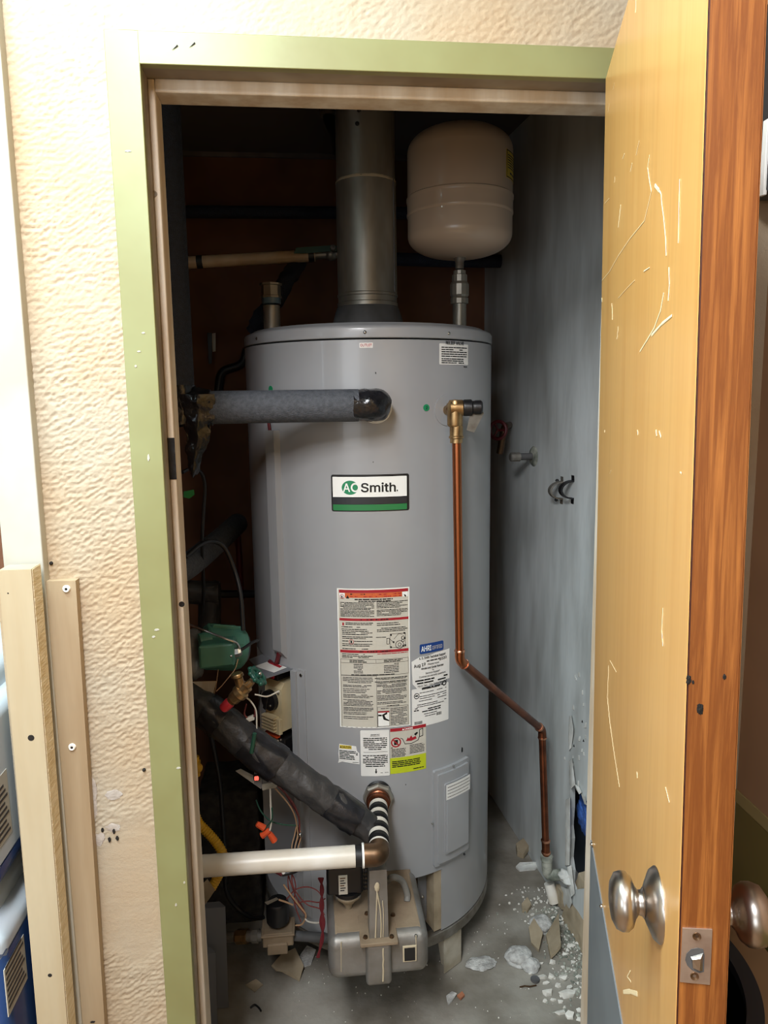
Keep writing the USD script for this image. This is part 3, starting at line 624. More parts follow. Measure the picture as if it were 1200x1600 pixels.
P.line('ink_black', [(684+17*math.cos(a), 900+17*math.sin(a)) for a in np.linspace(0, 6.4, 20)], 4); P.words('ink_black', 674, 694, 900, 9); P.line('ink_black', [(888+14*math.cos(a), 852+14*math.sin(a)) for a in np.linspace(0, 6.4, 20)], 7); P.words('ink', 720, 850, 862, 6)
for y in (884, 908, 922, 938, 962, 975): P.words('ink', 705 if y < 915 else 672, 905, y, 5, .3)
for y in (998, 1012): P.words('ink_black', 665, 860, y, 8, .2)
P.words('ink', 735, 830, 1030, 5); P.words('ink', 740, 820, 1045, 5); P.words('ink_black', 672, 690, 985, 6)
for x in range(668, 724, 4): P.rect('ink_black', x, 1072, x+2, 1092)
for x in range(826, 864, 4): P.rect('ink', x, 1038, x+2, 1058)
P.emit(wh, pl, th, z)
# important / danger / lime / caution
pl, th, z, w, h = sticker(wh, 'important_label', (563.5, 1141, 608.5, 1212.5), M['paper'], 'white label with a black arrow pointing down', .003)
P = Print(w/222.0, 369, 1345)
P.text('ink_black', 'IMPORTANT', 372, 1199, 12, 70, center=True); P.rect('ink', 335, 1203, 408, 1205)
for k in range(7): P.words('ink_black', 280+10*(k > 4)+30*(k == 6), 462-10*(k > 4)-30*(k == 6), 1222+k*15, 8)
P.rect('ink', 280, 1333, 465, 1335)
for k in range(7): P.words('ink_black', 275+20*(k > 4), 465-20*(k > 4), 1364+k*14.5, 8)
P.rect('ink_black', 371, 1472, 379, 1498); P.poly('ink_black', [(365, 1494), (385, 1494), (375, 1512)]); P.words('ink', 410, 470, 1505, 4)
P.emit(wh, pl, th, z)
pl, th, z, w, h = sticker(wh, 'danger_label', (609.5, 1136.5, 665.5, 1181.5), M['paper_grey'], 'beige danger label with red bar and flame pictogram')
P = Print(w/267.0, 620, 1258)
P.rect('ink_red', 488, 1145, 753, 1168); P.text('white', 'DANGER', 592, 1164, 14, 60, bold=True); P.poly('white', [(572, 1164), (580, 1150), (588, 1164)], .0009)
P.line('ink_red', [(528+32*math.cos(a), 1250+32*math.sin(a)) for a in np.linspace(0, 6.4, 30)], 9); P.rect('ink_black', 514, 1232, 542, 1268); P.line('ink_red', [(508, 1230), (548, 1272)], 8, .001)
P.line('ink_black', [(560, 1222), (575, 1228), (592, 1268), (640, 1272), (690, 1255), (700, 1232), (722, 1228)], 4); P.line('ink_black', [(702, 1180), (728, 1172), (728, 1228), (702, 1232), (702, 1180)], 4)
P.poly('ink_red', [(600, 1248), (616, 1222), (622, 1234), (640, 1212), (648, 1230), (672, 1222), (680, 1240), (640, 1252)]); P.poly('ink_black', [(660, 1205), (682, 1192), (690, 1200), (672, 1218)], .0009)
P.poly('ink_black', [(490, 1292), (498, 1282), (506, 1292)])
P.para('ink', 495, 598, 1296, 1362, 6, 6); P.para('ink', 628, 740, 1280, 1350, 6, 6); P.emit(wh, pl, th, z)
pl, th, z, w, h = sticker(wh, 'lime_label', (609.5, 1181.3, 665.5, 1206), M['lime'], 'lime yellow label under the danger label')
P = Print(w/267.0, 620, 1425); P.para('ink_black', 500, 712, 1388, 1440, 4, 8); P.words('ink_black', 655, 735, 1466, 7); P.emit(wh, pl, th, z)
pl, th, z, w, h = sticker(wh, 'caution_label', (528, 1163.5, 561.5, 1193), M['paper'], 'small torn white label headed with a yellow caution bar', shape=[(.08, 0), (.86, .06), (.9, .3), (1, .42), (1, 1), (.2, .92), (0, 1.02), (.05, .8), (.03, .5)], thick=.0008)
P = Print(w/162.0, 170, 1352); P.rect('yellow', 105, 1284, 195, 1310); P.text('ink_black', 'CAUTION', 122, 1304, 16, 68, bold=True); P.poly('ink_black', [(107, 1304), (114, 1290), (121, 1304)], .0009)
P.para('ink_black', 102, 240, 1322, 1395, 6, 7); P.words('ink', 200, 245, 1412, 4); P.emit(wh, pl, th, z)
pl, th, z, w, h = sticker(wh, 'relief_valve_label', (686.3, 537.3, 731, 569.8), M['paper'], 'small white label about the relief valve', .002)
P = Print(w/257.0, 791, 420); P.text('ink_black', 'RELIEF VALVE', 712, 360, 20, 160, bold=True); P.para('ink_black', 678, 905, 372, 440, 5, 7); P.para('ink_black', 678, 900, 444, 480, 3, 7); P.words('ink_black', 872, 908, 497, 7); P.emit(wh, pl, th, z)
pl, th, z, w, h = sticker(wh, 'outlet_label', (561.5, 535.5, 582.5, 543.5), M['paper'], 'tiny white label with red lettering', .001)
P = Print(w/118.0, 59, 22); P.text('ink_red', 'OUTLET', 8, 32, 22, 102, bold=True); P.emit(wh, pl, th, z)

# ---- control compartment on the left of the jacket
tcm = math.radians(-57); E_t, E_n, E_z = np.array([math.cos(tcm), math.sin(tcm), 0]), np.array([math.sin(tcm), -math.cos(tcm), 0]), np.array([0, 0, 1.0])
zl = cz1
lid = [atz(457.5, 1045, zl), atz(410, 1022, zl), atz(389, 1030, zl), atz(415, 1059, zl)]
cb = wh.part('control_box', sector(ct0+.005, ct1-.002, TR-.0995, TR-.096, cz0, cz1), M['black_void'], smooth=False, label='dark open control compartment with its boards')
wh.part('box_lid', hull([p for p in lid]+[p+np.array([0, 0, -.003]) for p in lid]), M['panel_grey'], smooth=False, under=cb, label='grey lid plate with a worn paper label')
c = [atz(448, 1043, zl+.0004), atz(421, 1033, zl+.0004), atz(398, 1041, zl+.0004), atz(428, 1051, zl+.0004)]
wh.part('lid_label', hull(c+[p+np.array([0, 0, .0005]) for p in c]), M['paper'], smooth=False, under=cb)
c = [atz(441, 1041, zl+.0012), atz(423, 1034, zl+.0012), atz(420, 1036, zl+.0012), atz(437, 1043.5, zl+.0012)]
wh.part('lid_label_bar', hull(c+[p+np.array([0, 0, .0005]) for p in c]), M['ink_red'], smooth=False, under=cb)
# flange strip right of the compartment, two folds
tf0, tf1 = ct1-.002, thit(475, 1045)[0]
fz1 = cz1-.002
wh.part('cover_flange', cat_([sector(tf0, tf0+(tf1-tf0)*.45, TR-.002, TR+.010, cz0, fz1), sector(tf0+(tf1-tf0)*.45, tf1+.01, TR-.002, TR+.003, cz0, fz1+.006)]), M['drum'], smooth=35, label='grey folded flange strip')
for x, y in ((470, 1055), (474, 1198), (470, 1304)):
    t, z = thit(x, y, TR+.004); wh.part('flange_screw', turned([(0, 0), (.0045, 0), (.004, .0025), (0, .0035)], tpt(t, z, TR+.003), (math.sin(t), -math.cos(t), 0), 14), M['screw'])
# beige control module: faces towards the room, dial on its outer side
def cpt(x, y, d=0.0):
    """A point of the plane across the compartment, d in front of the jacket."""
    return atp(x, y, tpt(tcm, 0, TR+d), E_n)
mo = tpt(math.radians(-50), 0, TR-.045); mt = np.array([math.cos(math.radians(-46)), math.sin(math.radians(-46)), 0]); mn = np.array([math.sin(math.radians(-46)), -math.cos(math.radians(-46)), 0])
zt_, zb_ = .875, .735
body = hull([mo+mt*s+mn*q+np.array([0, 0, zz]) for (s, q, zz) in ((-.055, 0, zt_), (.0, 0, zt_), (-.055, .05, zt_), (.012, .05, zt_-.004), (.012, .0, zt_), (-.055, .062, zt_-.02), (.012, .062, zt_-.02), (-.055, .062, zb_), (.012, .062, zb_), (-.055, 0, zb_), (.012, 0, zb_))])
cm = wh.part('control_module', body, M['beige'], smooth=20, under=None, label='beige control module with a black dial')
dc = mo+mt*-.03+mn*.062+np.array([0, 0, (zt_+zb_)/2+.012])
wh.part('dial', cat_([turned([(0, 0), (.029, 0), (.028, .012), (.020, .014), (0, .014)], dc, mn, 32), frame_to(bx((-.006, -.024, .012), (.006, .024, .022), .002), dc, mn, (.5, 0, 1))]), M['black_plastic'], under=cm)
wh.part('dial_screw', ball(dc+mn*.016+mt*.014+np.array([0, 0, -.008]), .003, 1), M['screw'], under=cm)
comb = [obox(mo+mt*(-.05+.0)+mn*(.06+.003)+np.array([0, 0, zb_+.002+k*.009]), mt*.05, mn*.02, np.array([0, 0, .004])) for k in range(5)]
wh.part('terminal_comb', cat_(comb), M['beige'], smooth=False, under=cm)
wh.part('module_bracket', obox(mo+mt*-.01+mn*.062+np.array([0, 0, zb_-.006]), mt*.024, mn*.012, np.array([0, 0, .045]), .002), M['beige'], smooth=False, under=cm)
for s, zz in ((.002, zt_-.03), (.004, zb_+.02)): wh.part('module_screw', ball(mo+mt*s+mn*.064+np.array([0, 0, zz]), .004, 1), M['screw'], under=cm)
# dark relay strip under the lid and under the module
wh.part('relay_strip', obox(mo+mt*-.05+mn*.02+np.array([0, 0, zt_+.006]), mt*.058, mn*.05, np.array([0, 0, .028]), .002), M['black_plastic'], smooth=False, label='black relay strip with red terminals')
for k in range(2): wh.part('red_terminal', obox(mo+mt*(-.035+.02*k)+mn*.07+np.array([0, 0, zt_+.012]), mt*.012, mn*.006, np.array([0, 0, .012]), .001), M['red_plastic'], smooth=False)
wh.part('lower_board', obox(mo+mt*-.06+mn*.0+np.array([0, 0, zb_-.11]), mt*.07, mn*.055, np.array([0, 0, .085]), .003), M['black_plastic'], smooth=False)
wh.part('board_screw', ball(mo+mt*-.004+mn*.056+np.array([0, 0, zb_-.03]), .004, 1), M['screw'])
wh.part('board_edge', obox(mo+mt*-.06+mn*.056+np.array([0, 0, zb_-.022]), mt*.055, mn*.012, np.array([0, 0, .004])), M['orange'], smooth=False)
wh.part('board_connector', obox(mo+mt*-.04+mn*.056+np.array([0, 0, zb_-.045]), mt*.03, mn*.02, np.array([0, 0, .014]), .002), M['paper_grey'], smooth=False)
# ================================================================ pipes, flue and fittings
def Pt(x, y, Y): return at(x, y, Y)
# flue
FX, FY = TX, 2.083
zj, zb0, zc = at(574, 272, 2.0)[2], at(574, 476, 2.0)[2], at(574, 455, 2.0)[2]
fl_ = Thing('flue_pipe', 'dull galvanised metal flue pipe rising from the middle of the heater top', 'flue pipe', base=(FX, FY, ZS+.04))
fl_.part('lower_section', turned([(.086, zb0), (.0865, zb0+.002), (.0865, zb0+.012), (.0845, zb0+.014), (.0845, zb0+.028), (.0865, zb0+.03), (.0865, zb0+.036), (.0848, zb0+.038), (.0848, zj), (.083, zj), (.083, zb0)], (FX, FY, 0), (0, 0, 1), 64), M['galv'])
fl_.part('upper_section', turned([(.0825, zj-.02), (.0825, 2.53), (.081, 2.53), (.081, zj-.02)], (FX, FY, 0), (0, 0, 1), 64), M['galv'])
fl_.part('seam_sealant', rough(turned([(.0815, zj-.006), (.0855, zj-.005), (.0852, zj+.001), (.0822, zj+.003)], (FX, FY, 0), (0, 0, 1), 90), .0026, 110, 4), M['drip'], label='crumbly sealant around the flue joint')
fl_.part('vertical_seam', bx((FX+.0705, FY-.0475, zb0+.04), (FX+.074, FY-.041, zj)), M['drum_in'], smooth=False)
fl_.part('collar', turned([(.112, ZS+.044), (.112, ZS+.049), (.108, ZS+.053), (.090, zb0-.004), (.087, zb0+.002), (.083, zb0+.002), (.083, ZS+.044)], (FX, FY, 0), (0, 0, 1), 64), M['drum_in'], label='grey flared collar')
for k in range(2): fl_.part('screw', ball(at((561, 558)[k], (172, 193)[k], 2.003), .006, 1), M['black_plastic'])
# expansion tank
EX, EY = at(718, 460, 2.06)[0], 2.06
ze0, ze1 = 2.024, 2.372
et = Thing('expansion_tank', 'beige domed expansion tank standing on a pipe above the heater', 'expansion tank', base=(EX, EY, ZS+.04))
r_ = .1475
prof = [(0, ze0)]+[(r_*math.sin(a)**.85 if a else 0, ze0+.062*(1-math.cos(a)**.9)) for a in np.linspace(.12, math.pi/2, 14)]+[(r_, ze0+.11)]
prof += [(r_+.0022, ze0+.113), (r_+.0026, ze0+.118), (r_+.0012, ze0+.124), (r_+.0012, ze0+.150), (r_+.0032, ze0+.153), (r_+.0032, ze0+.160), (r_, ze0+.163)]
prof += [(r_, ze1-.07)]+[(r_*math.sin(a)**.8 if a else 0, ze1-.07+.07*(math.cos(a)**.9)) for a in np.linspace(math.pi/2-.05, .1, 14)]+[(0, ze1)]
et.part('shell', turned(prof, (EX, EY, 0), (0, 0, 1), 80), M['tank_beige'], smooth=35)
a = math.radians(58); nn = np.array([math.sin(a), -math.cos(a), 0])
def bent(m, cx, cy, R, th, z):
    m = m.copy(); v = np.array(m.vertices); r = R+v[:, 2]; q = th+v[:, 0]/R
    m.vertices = np.stack([cx+r*np.sin(q), cy-r*np.cos(q), z+v[:, 1]], 1); return m
zl0 = at(790, 268, 2.03)[2]
et.part('yellow_label', bent(sheet(.085, .072, 10, 1, .0006), EX, EY, r_+.0002, a+.06, zl0), M['yellow'], smooth=False, label='yellow warning label')
P = Print(.001, 0, 0); P.frame('ink_black', -41, -35, 41, 35, 2.5); P.para('ink_black', -34, 34, -26, 12, 6, 3); P.words('ink_black', -20, 30, 22, 5)
for ink, ms in P.m.items(): et.part('label_print', bent(cat_(ms), EX, EY, r_+.0006, a+.06, zl0), M[ink], smooth=False, kind='stuff')
et.part('nipple', turned([(.012, ze0-.03), (.012, ze0-.012), (.018, ze0+.002), (.02, ze0+.006), (0, ze0+.008)], (EX, EY, 0), (0, 0, 1), 20), M['steel'])
zc1_, zc0_ = at(718, 428, 2.05)[2], at(718, 474, 2.05)[2]
et.part('coupling', turned([(.012, zc1_+.012), (.018, zc1_+.010), (.018, zc1_), (.0225, zc1_-.002), (.0225, zc1_-.02), (.0275, zc1_-.028), (.0275, zc0_+.024), (.024, zc0_+.018), (.026, zc0_+.014), (.026, zc0_), (.014, zc0_-.002)][::-1], (EX, EY, 0), (0, 0, 1), 12), M['galv'], smooth=20, label='rough galvanised union fittings')
et.part('riser', turned([(0, ZS+.042), (.0195, ZS+.042), (.0195, zc0_), (0, zc0_)], (EX, EY, 0), (0, 0, 1), 24), M['galv'])
# insulated outlet pipe: horizontal run and the drop into it from above
YO = 1.655
zo1 = at(450, 635, YO)[2]
A, B = at(292, 637, YO), at(585, 635, YO)
rf = .0375
io = Thing('insulated_outlet_pipe', 'grey foam-sleeved pipe running level into the heater outlet', 'insulated pipe', base=(A[0], YO, zo1-rf))
xs = np.linspace(at(326, 635, YO)[0], at(560, 635, YO)[0], 12)
io.part('foam_sleeve', tube([(x, YO, zo1) for x in xs], rf, 40), M['foam'])
pts = rounded([(xs[-1]-.012, YO, zo1), (at(588, 635, YO)[0], YO, zo1), (at(588, 635, YO)[0]+.004, TY-TR+.02, zo_+.002)], .055, 12)
def wrapped(pts, r, amp, seed, n=40, bands=3.5):
    m = tube(pts, r, n); v = m.vertices; d = meshkit.fbm(v*np.array([28, 28, 28]), 3, seed)-.5
    ridge = np.abs(np.sin((v[:, 0]*60+v[:, 2]*44+d*5)))**6; m.vertices = v+m.vertex_normals*(amp*(d*1.6+ridge*.55))[:, None]; return m
io.part('tape_wrap', wrapped(rounded(pts, .0)if False else spline(pts[::2], 4), rf*.99, .005, 3), M['tape2'], label='shiny black tape around the elbow at the heater')
pts = [(A[0]-.005, YO, zo1+.03), (A[0]-.004, YO, zo1)]
tp = wrapped(np.array([(A[0]-.02, YO, zo1), (A[0], YO, zo1), (A[0]+.02, YO, zo1), (xs[0]+.006, YO, zo1)]), rf*1.08, .011, 9)
io.part('tape_wrap', tp, M['tape2'], label='shiny crumpled black tape at the left end')
flap = []
for k, (x, y, w) in enumerate(((308, 616, 50), (311, 650, 46), (308, 690, 34), (304, 722, 22), (302, 745, 6))):
    c = at(x, y, YO-rf*(1.05-.18*k)); s = w/F_PX*YO/2; flap.append([c-np.array([s, 0, 0]), c+np.array([0, -.012, 0]), c+np.array([s, 0, 0]), c+np.array([0, .012, 0])])
fv = np.array(flap).reshape(-1, 3); ff = []
for k in range(4):
    for j in range(4): a_, b_ = k*4+j, k*4+(j+1) % 4; ff += [(a_, b_, b_+4), (a_, b_+4, a_+4)]
ff += [(0, 2, 1), (0, 3, 2), (16, 17, 18), (16, 18, 19)]
fm = trimesh.Trimesh(fv, ff, process=False)
for _ in range(3): fm = fm.subdivide()
io.part('tape_flap', rough(fm, .011, 38, 5), M['tape2'], label='loose flap of black tape hanging down')
vp = Thing('insulated_riser_pipe', 'dark navy foam-sleeved pipe standing upright beside the left jamb', 'insulated pipe', base=(A[0], YO, zo1))
xv = at(303, 590, YO)[0]-rf
vp.part('foam_sleeve', tube([(xv, YO, z) for z in np.linspace(zo1+.024, 2.5, 10)], rf, 40), M['foam_dark'])
vp.part('tape_wrap', wrapped(np.array([(xv, YO, zo1-.035), (xv, YO, zo1), (xv, YO, zo1+.03), (xv, YO, zo1+.05)]), rf*1.04, .006, 4), M['tape2'], label='crumpled black tape at the foot of the riser')
# relief valve and the copper discharge pipe
YV = 1.726
vc = at(711, 638, YV)
rv = Thing('relief_valve', 'brass relief valve with black cap and grey tag on the heater', 'relief valve', base=vc)
base_p = tpt(trv, zrv, TR)
rv.part('brass_body', cat_([rod(base_p, vc, .0125, 24), turned([(.0, -.045), (.016, -.045), (.0195, -.04), (.0195, -.012), (.018, .012), (.014, .02), (0, .022)], vc, (0, 0, 1), 28), frame_to(lathe([(0, -.012), (.0205, -.012), (.0205, .018), (.0185, .02), (0, .02)], 28), vc, (1, -.1, .03))]), M['brass'], smooth=35)
rv.part('hex_collar', frame_to(lathe([(0, .0), (.0175, 0), (.0175, .012), (0, .012)], 6), vc+(base_p-vc)*.52, unit(vc-base_p)), M['brass'], smooth=20)
cd = unit((1, -.1, .03))
rv.part('black_cap', frame_to(lathe([(0, 0), (.019, 0), (.0205, .003), (.0205, .020), (.0165, .023), (.0165, .027), (.0175, .030), (.0175, .043), (.014, .047), (0, .047)], 28), vc+cd*.020, cd), M['black_plastic'], smooth=35)
lv = at(744, 652, YV-.004)
rv.part('test_lever', hull([at(x, y, YV-d) for x, y in ((738, 632), (752, 636), (756, 646), (741, 676), (729, 672)) for d in (.006, .004)]), M['steel'], smooth=False, label='grey metal test lever tag')
rv.part('lever_wire', tube([at(735, 638, YV-.008), at(742, 632, YV-.010), at(752, 637, YV-.008)], .0012, 6), M['screw'])
ad0, ad1 = at(713, 664, YV), at(713, 692, YV)
adp = rv.part('adapter', turned([(0, 0), (.0155, 0), (.0155, .010), (.0185, .012), (.0185, .016), (.0165, .018), (.0165, ad0[2]-ad1[2]-.002), (0, ad0[2]-ad1[2])], ad1, (0, 0, 1), 24), M['brass'], label='brass adapter above the copper pipe')
p0, p1 = at(713.5, 690, YV), at(718.5, 1032, YV)
p2, p3 = rwall(847, 1140, .055), rwall(853.5, 1344, .055)
cp = Thing('copper_discharge_pipe', 'shiny copper discharge pipe running down the heater and over to the right wall', 'copper pipe', base=p3)
rc = .0113
cp.part('upper_pipe', tube([p0, p1], rc, 24), M['copper'])
def elbow(a, b, c, l=.03):
    d1, d2 = unit(a-b), unit(c-b); s, e = b+d1*l, b+d2*l; q = rounded([s, b, e], l*.95, 12); return tube(q, rc*1.14, 24), s, e, d1, d2
m_, s_, e_, d1, d2 = elbow(p0, p1, p2, .026); eb = cp.part('elbow', m_, M['copper'])
for o_, d_ in ((s_, d1), (e_, d2)): cp.part('solder_ring', frame_to(lathe([(rc, -.002), (rc*1.25, -.002), (rc*1.28, .001), (rc*1.12, .004), (rc, .004)], 24), o_, d_), M['solder'], under=eb)
cp.part('slanted_pipe', tube([p1+d2*.02, p2-unit(p2-p1)*.02], rc, 24), M['copper_old'])
m_, s_, e_, d1, d2 = elbow(p1, p2, p3, .026); eb = cp.part('elbow', m_, M['copper_old'])
for o_, d_ in ((s_, d1), (e_, d2)): cp.part('solder_ring', frame_to(lathe([(rc, -.002), (rc*1.25, -.002), (rc*1.28, .001), (rc*1.12, .004), (rc, .004)], 24), o_, d_), M['solder'], under=eb)
cp.part('lower_pipe', tube([p2+unit(p3-p2)*.02, p3], rc, 24), M['copper_old'])
q0, q1 = p2+(p3-p2)*((1313-1140)/(1344-1140)), p2+(p3-p2)*((1331-1140)/(1344-1140))
cu = cp.part('coupling', tube([q0, q1], rc*1.14, 24), M['copper_old'])
for o_ in (q0, q1): cp.part('solder_ring', frame_to(lathe([(rc, -.003), (rc*1.3, -.003), (rc*1.32, .001), (rc, .003)], 24), o_, (0, 0, 1)), M['solder'], under=cu)
# corroded elbow into the wall under it
k0 = rwall(854, 1342, .055); k1 = rwall(855, 1368, .05); k2 = rwall(884, 1366, .0)
ce = Thing('corroded_elbow', 'crusted grey-green pipe elbow at the foot of the copper pipe', 'pipe elbow', base=k1)
ce.part('elbow_body', rough(tube(rounded([k0+(0, 0, .012), k1, k2], .02, 8), .0165, 28), .003, 70, 2), M['corroded'])
ce.part('bead', rough(turned([(.01, -.006), (.019, -.006), (.019, .006), (.01, .006)], k0+(0, 0, .004), (0, 0, 1), 28), .001, 90), M['corroded'], under=None)
ce.part('mortar_lump', blob(rwall(884, 1370, .012), (.02, .026, .018), .5, 5), M['peel'])
dp = Thing('drain_pipe_stub', 'short white plastic pipe stub below the corroded elbow by the wall', 'pipe', base=rwall(862, 1400, .04))
s0, s1 = rwall(858, 1380, .03), rwall(866, 1410, .02); dp.part('pipe', cat_([rod(s0, s1, .017, 20)]), M['pvc']); dp.part('cracked_side', rough(obox(rwall(869, 1382, .012), np.array([.004, -.04, 0]), np.array([.012, 0, 0]), np.array([0, 0, -.06])).subdivide().subdivide(), .003, 50), M['card'])
# cold water nipple at the left of the top
NX, NY = at(425, 500, 2.05)[0], 2.05
cn = Thing('cold_water_nipple', 'steel pipe nipple with a union fitting at the left of the heater top', 'pipe fitting', base=(NX, NY, ZS+.04))
zz = lambda y: at(425, y, NY)[2]
cn.part('nipple', turned([(0, ZS+.04), (.0235, ZS+.04), (.0235, zz(478)), (0, zz(478))], (NX, NY, 0), (0, 0, 1), 28), M['galv'])
cn.part('blue_band', turned([(.02, zz(475)), (.0262, zz(475)), (.0262, zz(466)), (.02, zz(466))], (NX, NY, 0), (0, 0, 1), 28), mat('blue_band', (84, 112, 134), rough=.4), label='faded blue band')
cn.part('union_nut', turned([(.0, zz(466)), (.029, zz(466)), (.029, zz(463)), (.027, zz(462)), (.027, zz(447)), (.031, zz(446)), (.031, zz(443)), (0, zz(443))], (NX, NY, 0), (0, 0, 1), 8), M['galv'], smooth=20)
tpx = Thing('taped_supply_pipe', 'dark taped pipe rising at an angle behind the nipple', 'pipe', base=at(395, 520, 2.2))
tpx.part('pipe', wrapped(spline([at(396, 518, 2.22), at(408, 495, 2.2), at(430, 470, 2.2), at(446, 440, 2.22), at(462, 418, 2.32), at(470, 400, 2.37)], 6), .024, .006, 6, 24), M['foam_dark'])
# back of the closet: level pipes
bp = Thing('insulated_back_pipe', 'dark insulated pipe crossing the back wall above the tan pipe', 'insulated pipe', base=at(300, 332, 2.6))
bp.part('foam_sleeve', tube([(CL, 2.6, at(262, 331, 2.6)[2]), at(640, 333, 2.6), (RW_A+RW_B*2.6, 2.6, at(720, 333, 2.6)[2])], .021, 20), M['foam_dark'])
bp = Thing('insulated_back_pipe', 'dark insulated pipe behind the expansion tank, lower of the two level pipes', 'insulated pipe', base=at(640, 407, 2.6))
bp.part('foam_sleeve', tube([at(585, 404, 2.6), at(685, 407, 2.6), (RW_A+RW_B*2.6, 2.6, at(735, 408, 2.6)[2])], .023, 20), M['foam_dark'])
tpn = Thing('tan_pipe', 'dull tan level pipe with black bands at the back left', 'pipe', base=at(300, 410, 2.3))
a_, b_ = at(302, 410, 2.3), at(492, 399, 2.3)
dirp = unit(b_-a_)
tpn.part('pipe', tube([a_-dirp*.2, b_], .0185, 24), M['pvc_tan'])
for x in (312, 486):
    c = a_+(b_-a_)*((x-302)/190); tpn.part('black_band', tube([c-dirp*.009, c+dirp*.009], .0195, 24), M['black_rubber'])
gv = Thing('green_handle_valve', 'valve with a dark green lever at the right end of the tan pipe', 'valve', base=b_)
gv.part('valve_body', cat_([tube([b_+dirp*.0, b_+dirp*.17], .013, 16), ball(b_+dirp*.05, .02, 2)]), M['galv'])
gv.part('lever', hull([at(x, y, 2.27-d) for x, y in ((459, 396), (463, 387), (520, 383), (526, 384), (526, 392), (478, 396)) for d in (0, .004)]), M['dark_green'], smooth=False, label='dark green lever')
gv.part('lever_bolt', turned([(0, 0), (.010, 0), (.009, .008), (0, .009)], at(520, 388, 2.262), (0, -1, .2), 6), M['galv'], smooth=False)
bk = Thing('dark_ceiling_fitting', 'black pipe fitting high up just left of the flue', 'pipe fitting', base=at(518, 200, 2.3))
bk.part('elbow', tube(rounded([at(513, 160, 2.3), at(514, 188, 2.3), at(527, 210, 2.28), at(529, 240, 2.28)], .03, 6), [.02]*20 if False else .019, 18), M['black_plastic'])
bk.part('bright_ring', frame_to(lathe([(.018, 0), (.026, 0), (.026, .03), (.018, .03)], 24), at(514, 182, 2.3), (0, 0, 1)), M['galv'])
sw = Thing('wall_bracket', 'small dark bracket with a pale plate on the back wall left of the heater', 'bracket', base=at(331, 545, 2.74))
sw.part('plate', hull([at(x, y, 2.745-d) for x, y in ((331, 521), (337, 520), (337, 549), (332, 550)) for d in (0, .004)]), M['paper_grey'], smooth=False)
sw.part('dark_bar', hull([at(x, y, 2.738-d) for x, y in ((324, 520), (331, 520), (331, 568), (326, 569)) for d in (0, .02)]), M['black_plastic'], smooth=False)
zb = Thing('zigzag_pipe', 'dark jointed pipe on the back wall beside the heater', 'pipe', base=at(345, 600, 2.65))
zb.part('pipe', tube(rounded([at(341, 612, 2.75), at(345, 580, 2.75), at(380, 570, 2.75), at(386, 545, 2.75)], .03, 6), .016, 14), M['black_plastic'])
# black insulated slanting pipe, lower tee, red tube and cables on the left
sp = Thing('insulated_slant_pipe', 'black insulated pipe slanting up from the left jamb towards the back', 'insulated pipe', base=at(290, 885, 1.75))
sp.part('foam_sleeve', tube(spline([at(262, 898, 1.70), at(296, 882, 1.8), at(345, 842, 2.1), at(371, 818, 2.3)], 5), .033, 24), M['foam'])
lt = Thing('insulated_tee', 'black taped pipe tee low behind the left jamb', 'insulated pipe', base=at(330, 980, 2.1))
lt.part('level_pipe', wrapped(np.array([(CL, 2.1, at(300, 925, 2.1)[2]), at(280, 924, 2.1), at(310, 926, 2.1), at(342, 926, 2.1)]), .034, .006, 2, 28), M['wrap'])
lt.part('down_pipe', wrapped(np.array([at(328, 912, 2.1), at(328, 950, 2.1), at(327, 990, 2.1)]), .031, .006, 8, 28), M['wrap'])
lt.part('thin_pipe', tube([at(340, 928, 2.15), at(396, 928, 2.2)], .012, 14), M['black_rubber'])
rt_ = Thing('red_tube', 'dark red vertical tube between the slanting pipe and the heater', 'tube', base=at(375, 910, 2.35))
rt_.part('tube', tube([at(369, 806, 2.33), at(374, 870, 2.3), at(377, 935, 2.2)], .010, 14), M['wire_red'])
cb1 = Thing('black_cable', 'thin black cable hanging down beside the left jamb from the taped elbow', 'cable', base=at(318, 850, 1.8))
cb1.part('cable', tube(spline([at(285, 738, 1.72), at(300, 732, 1.75), at(314, 738, 1.78), at(320, 760, 1.8), at(318, 800, 1.8), at(316, 850, 1.8), at(318, 920, 1.85), at(316, 960, 1.88)], 6), .0045, 8), M['wire_black'])
cb2 = Thing('black_cable', 'black cable arching over the slanting pipe and dropping to the green pump', 'cable', base=at(380, 985, 1.75))
cb2.part('cable', tube(spline([at(290, 870, 1.68), at(312, 852, 1.72), at(330, 846, 1.76), at(350, 855, 1.78), at(366, 890, 1.78), at(376, 930, 1.76), at(380, 985, 1.74)], 7), .0055, 10), M['wire_black'])
cb3 = Thing('black_cable', 'black cable hanging in front of the dark block at lower left', 'cable', base=at(350, 1330, 1.8))
cb3.part('cable', tube(spline([at(326, 1130, 1.75), at(334, 1170, 1.78), at(343, 1220, 1.8), at(347, 1270, 1.82), at(351, 1330, 1.84), at(353, 1390, 1.86), at(372, 1420, 1.86), at(392, 1433, 1.84), at(412, 1434, 1.82)], 7), .006, 10), M['wire_black'])
gl = single('green_clip', hull([at(x, y, 1.66-d) for x, y in ((287, 768), (303, 765), (304, 773), (296, 779), (287, 777)) for d in (0, .014)]), M['ink_green2'], 'small bright green clip beside the left jamb under the black cable', 'clip', smooth=False)
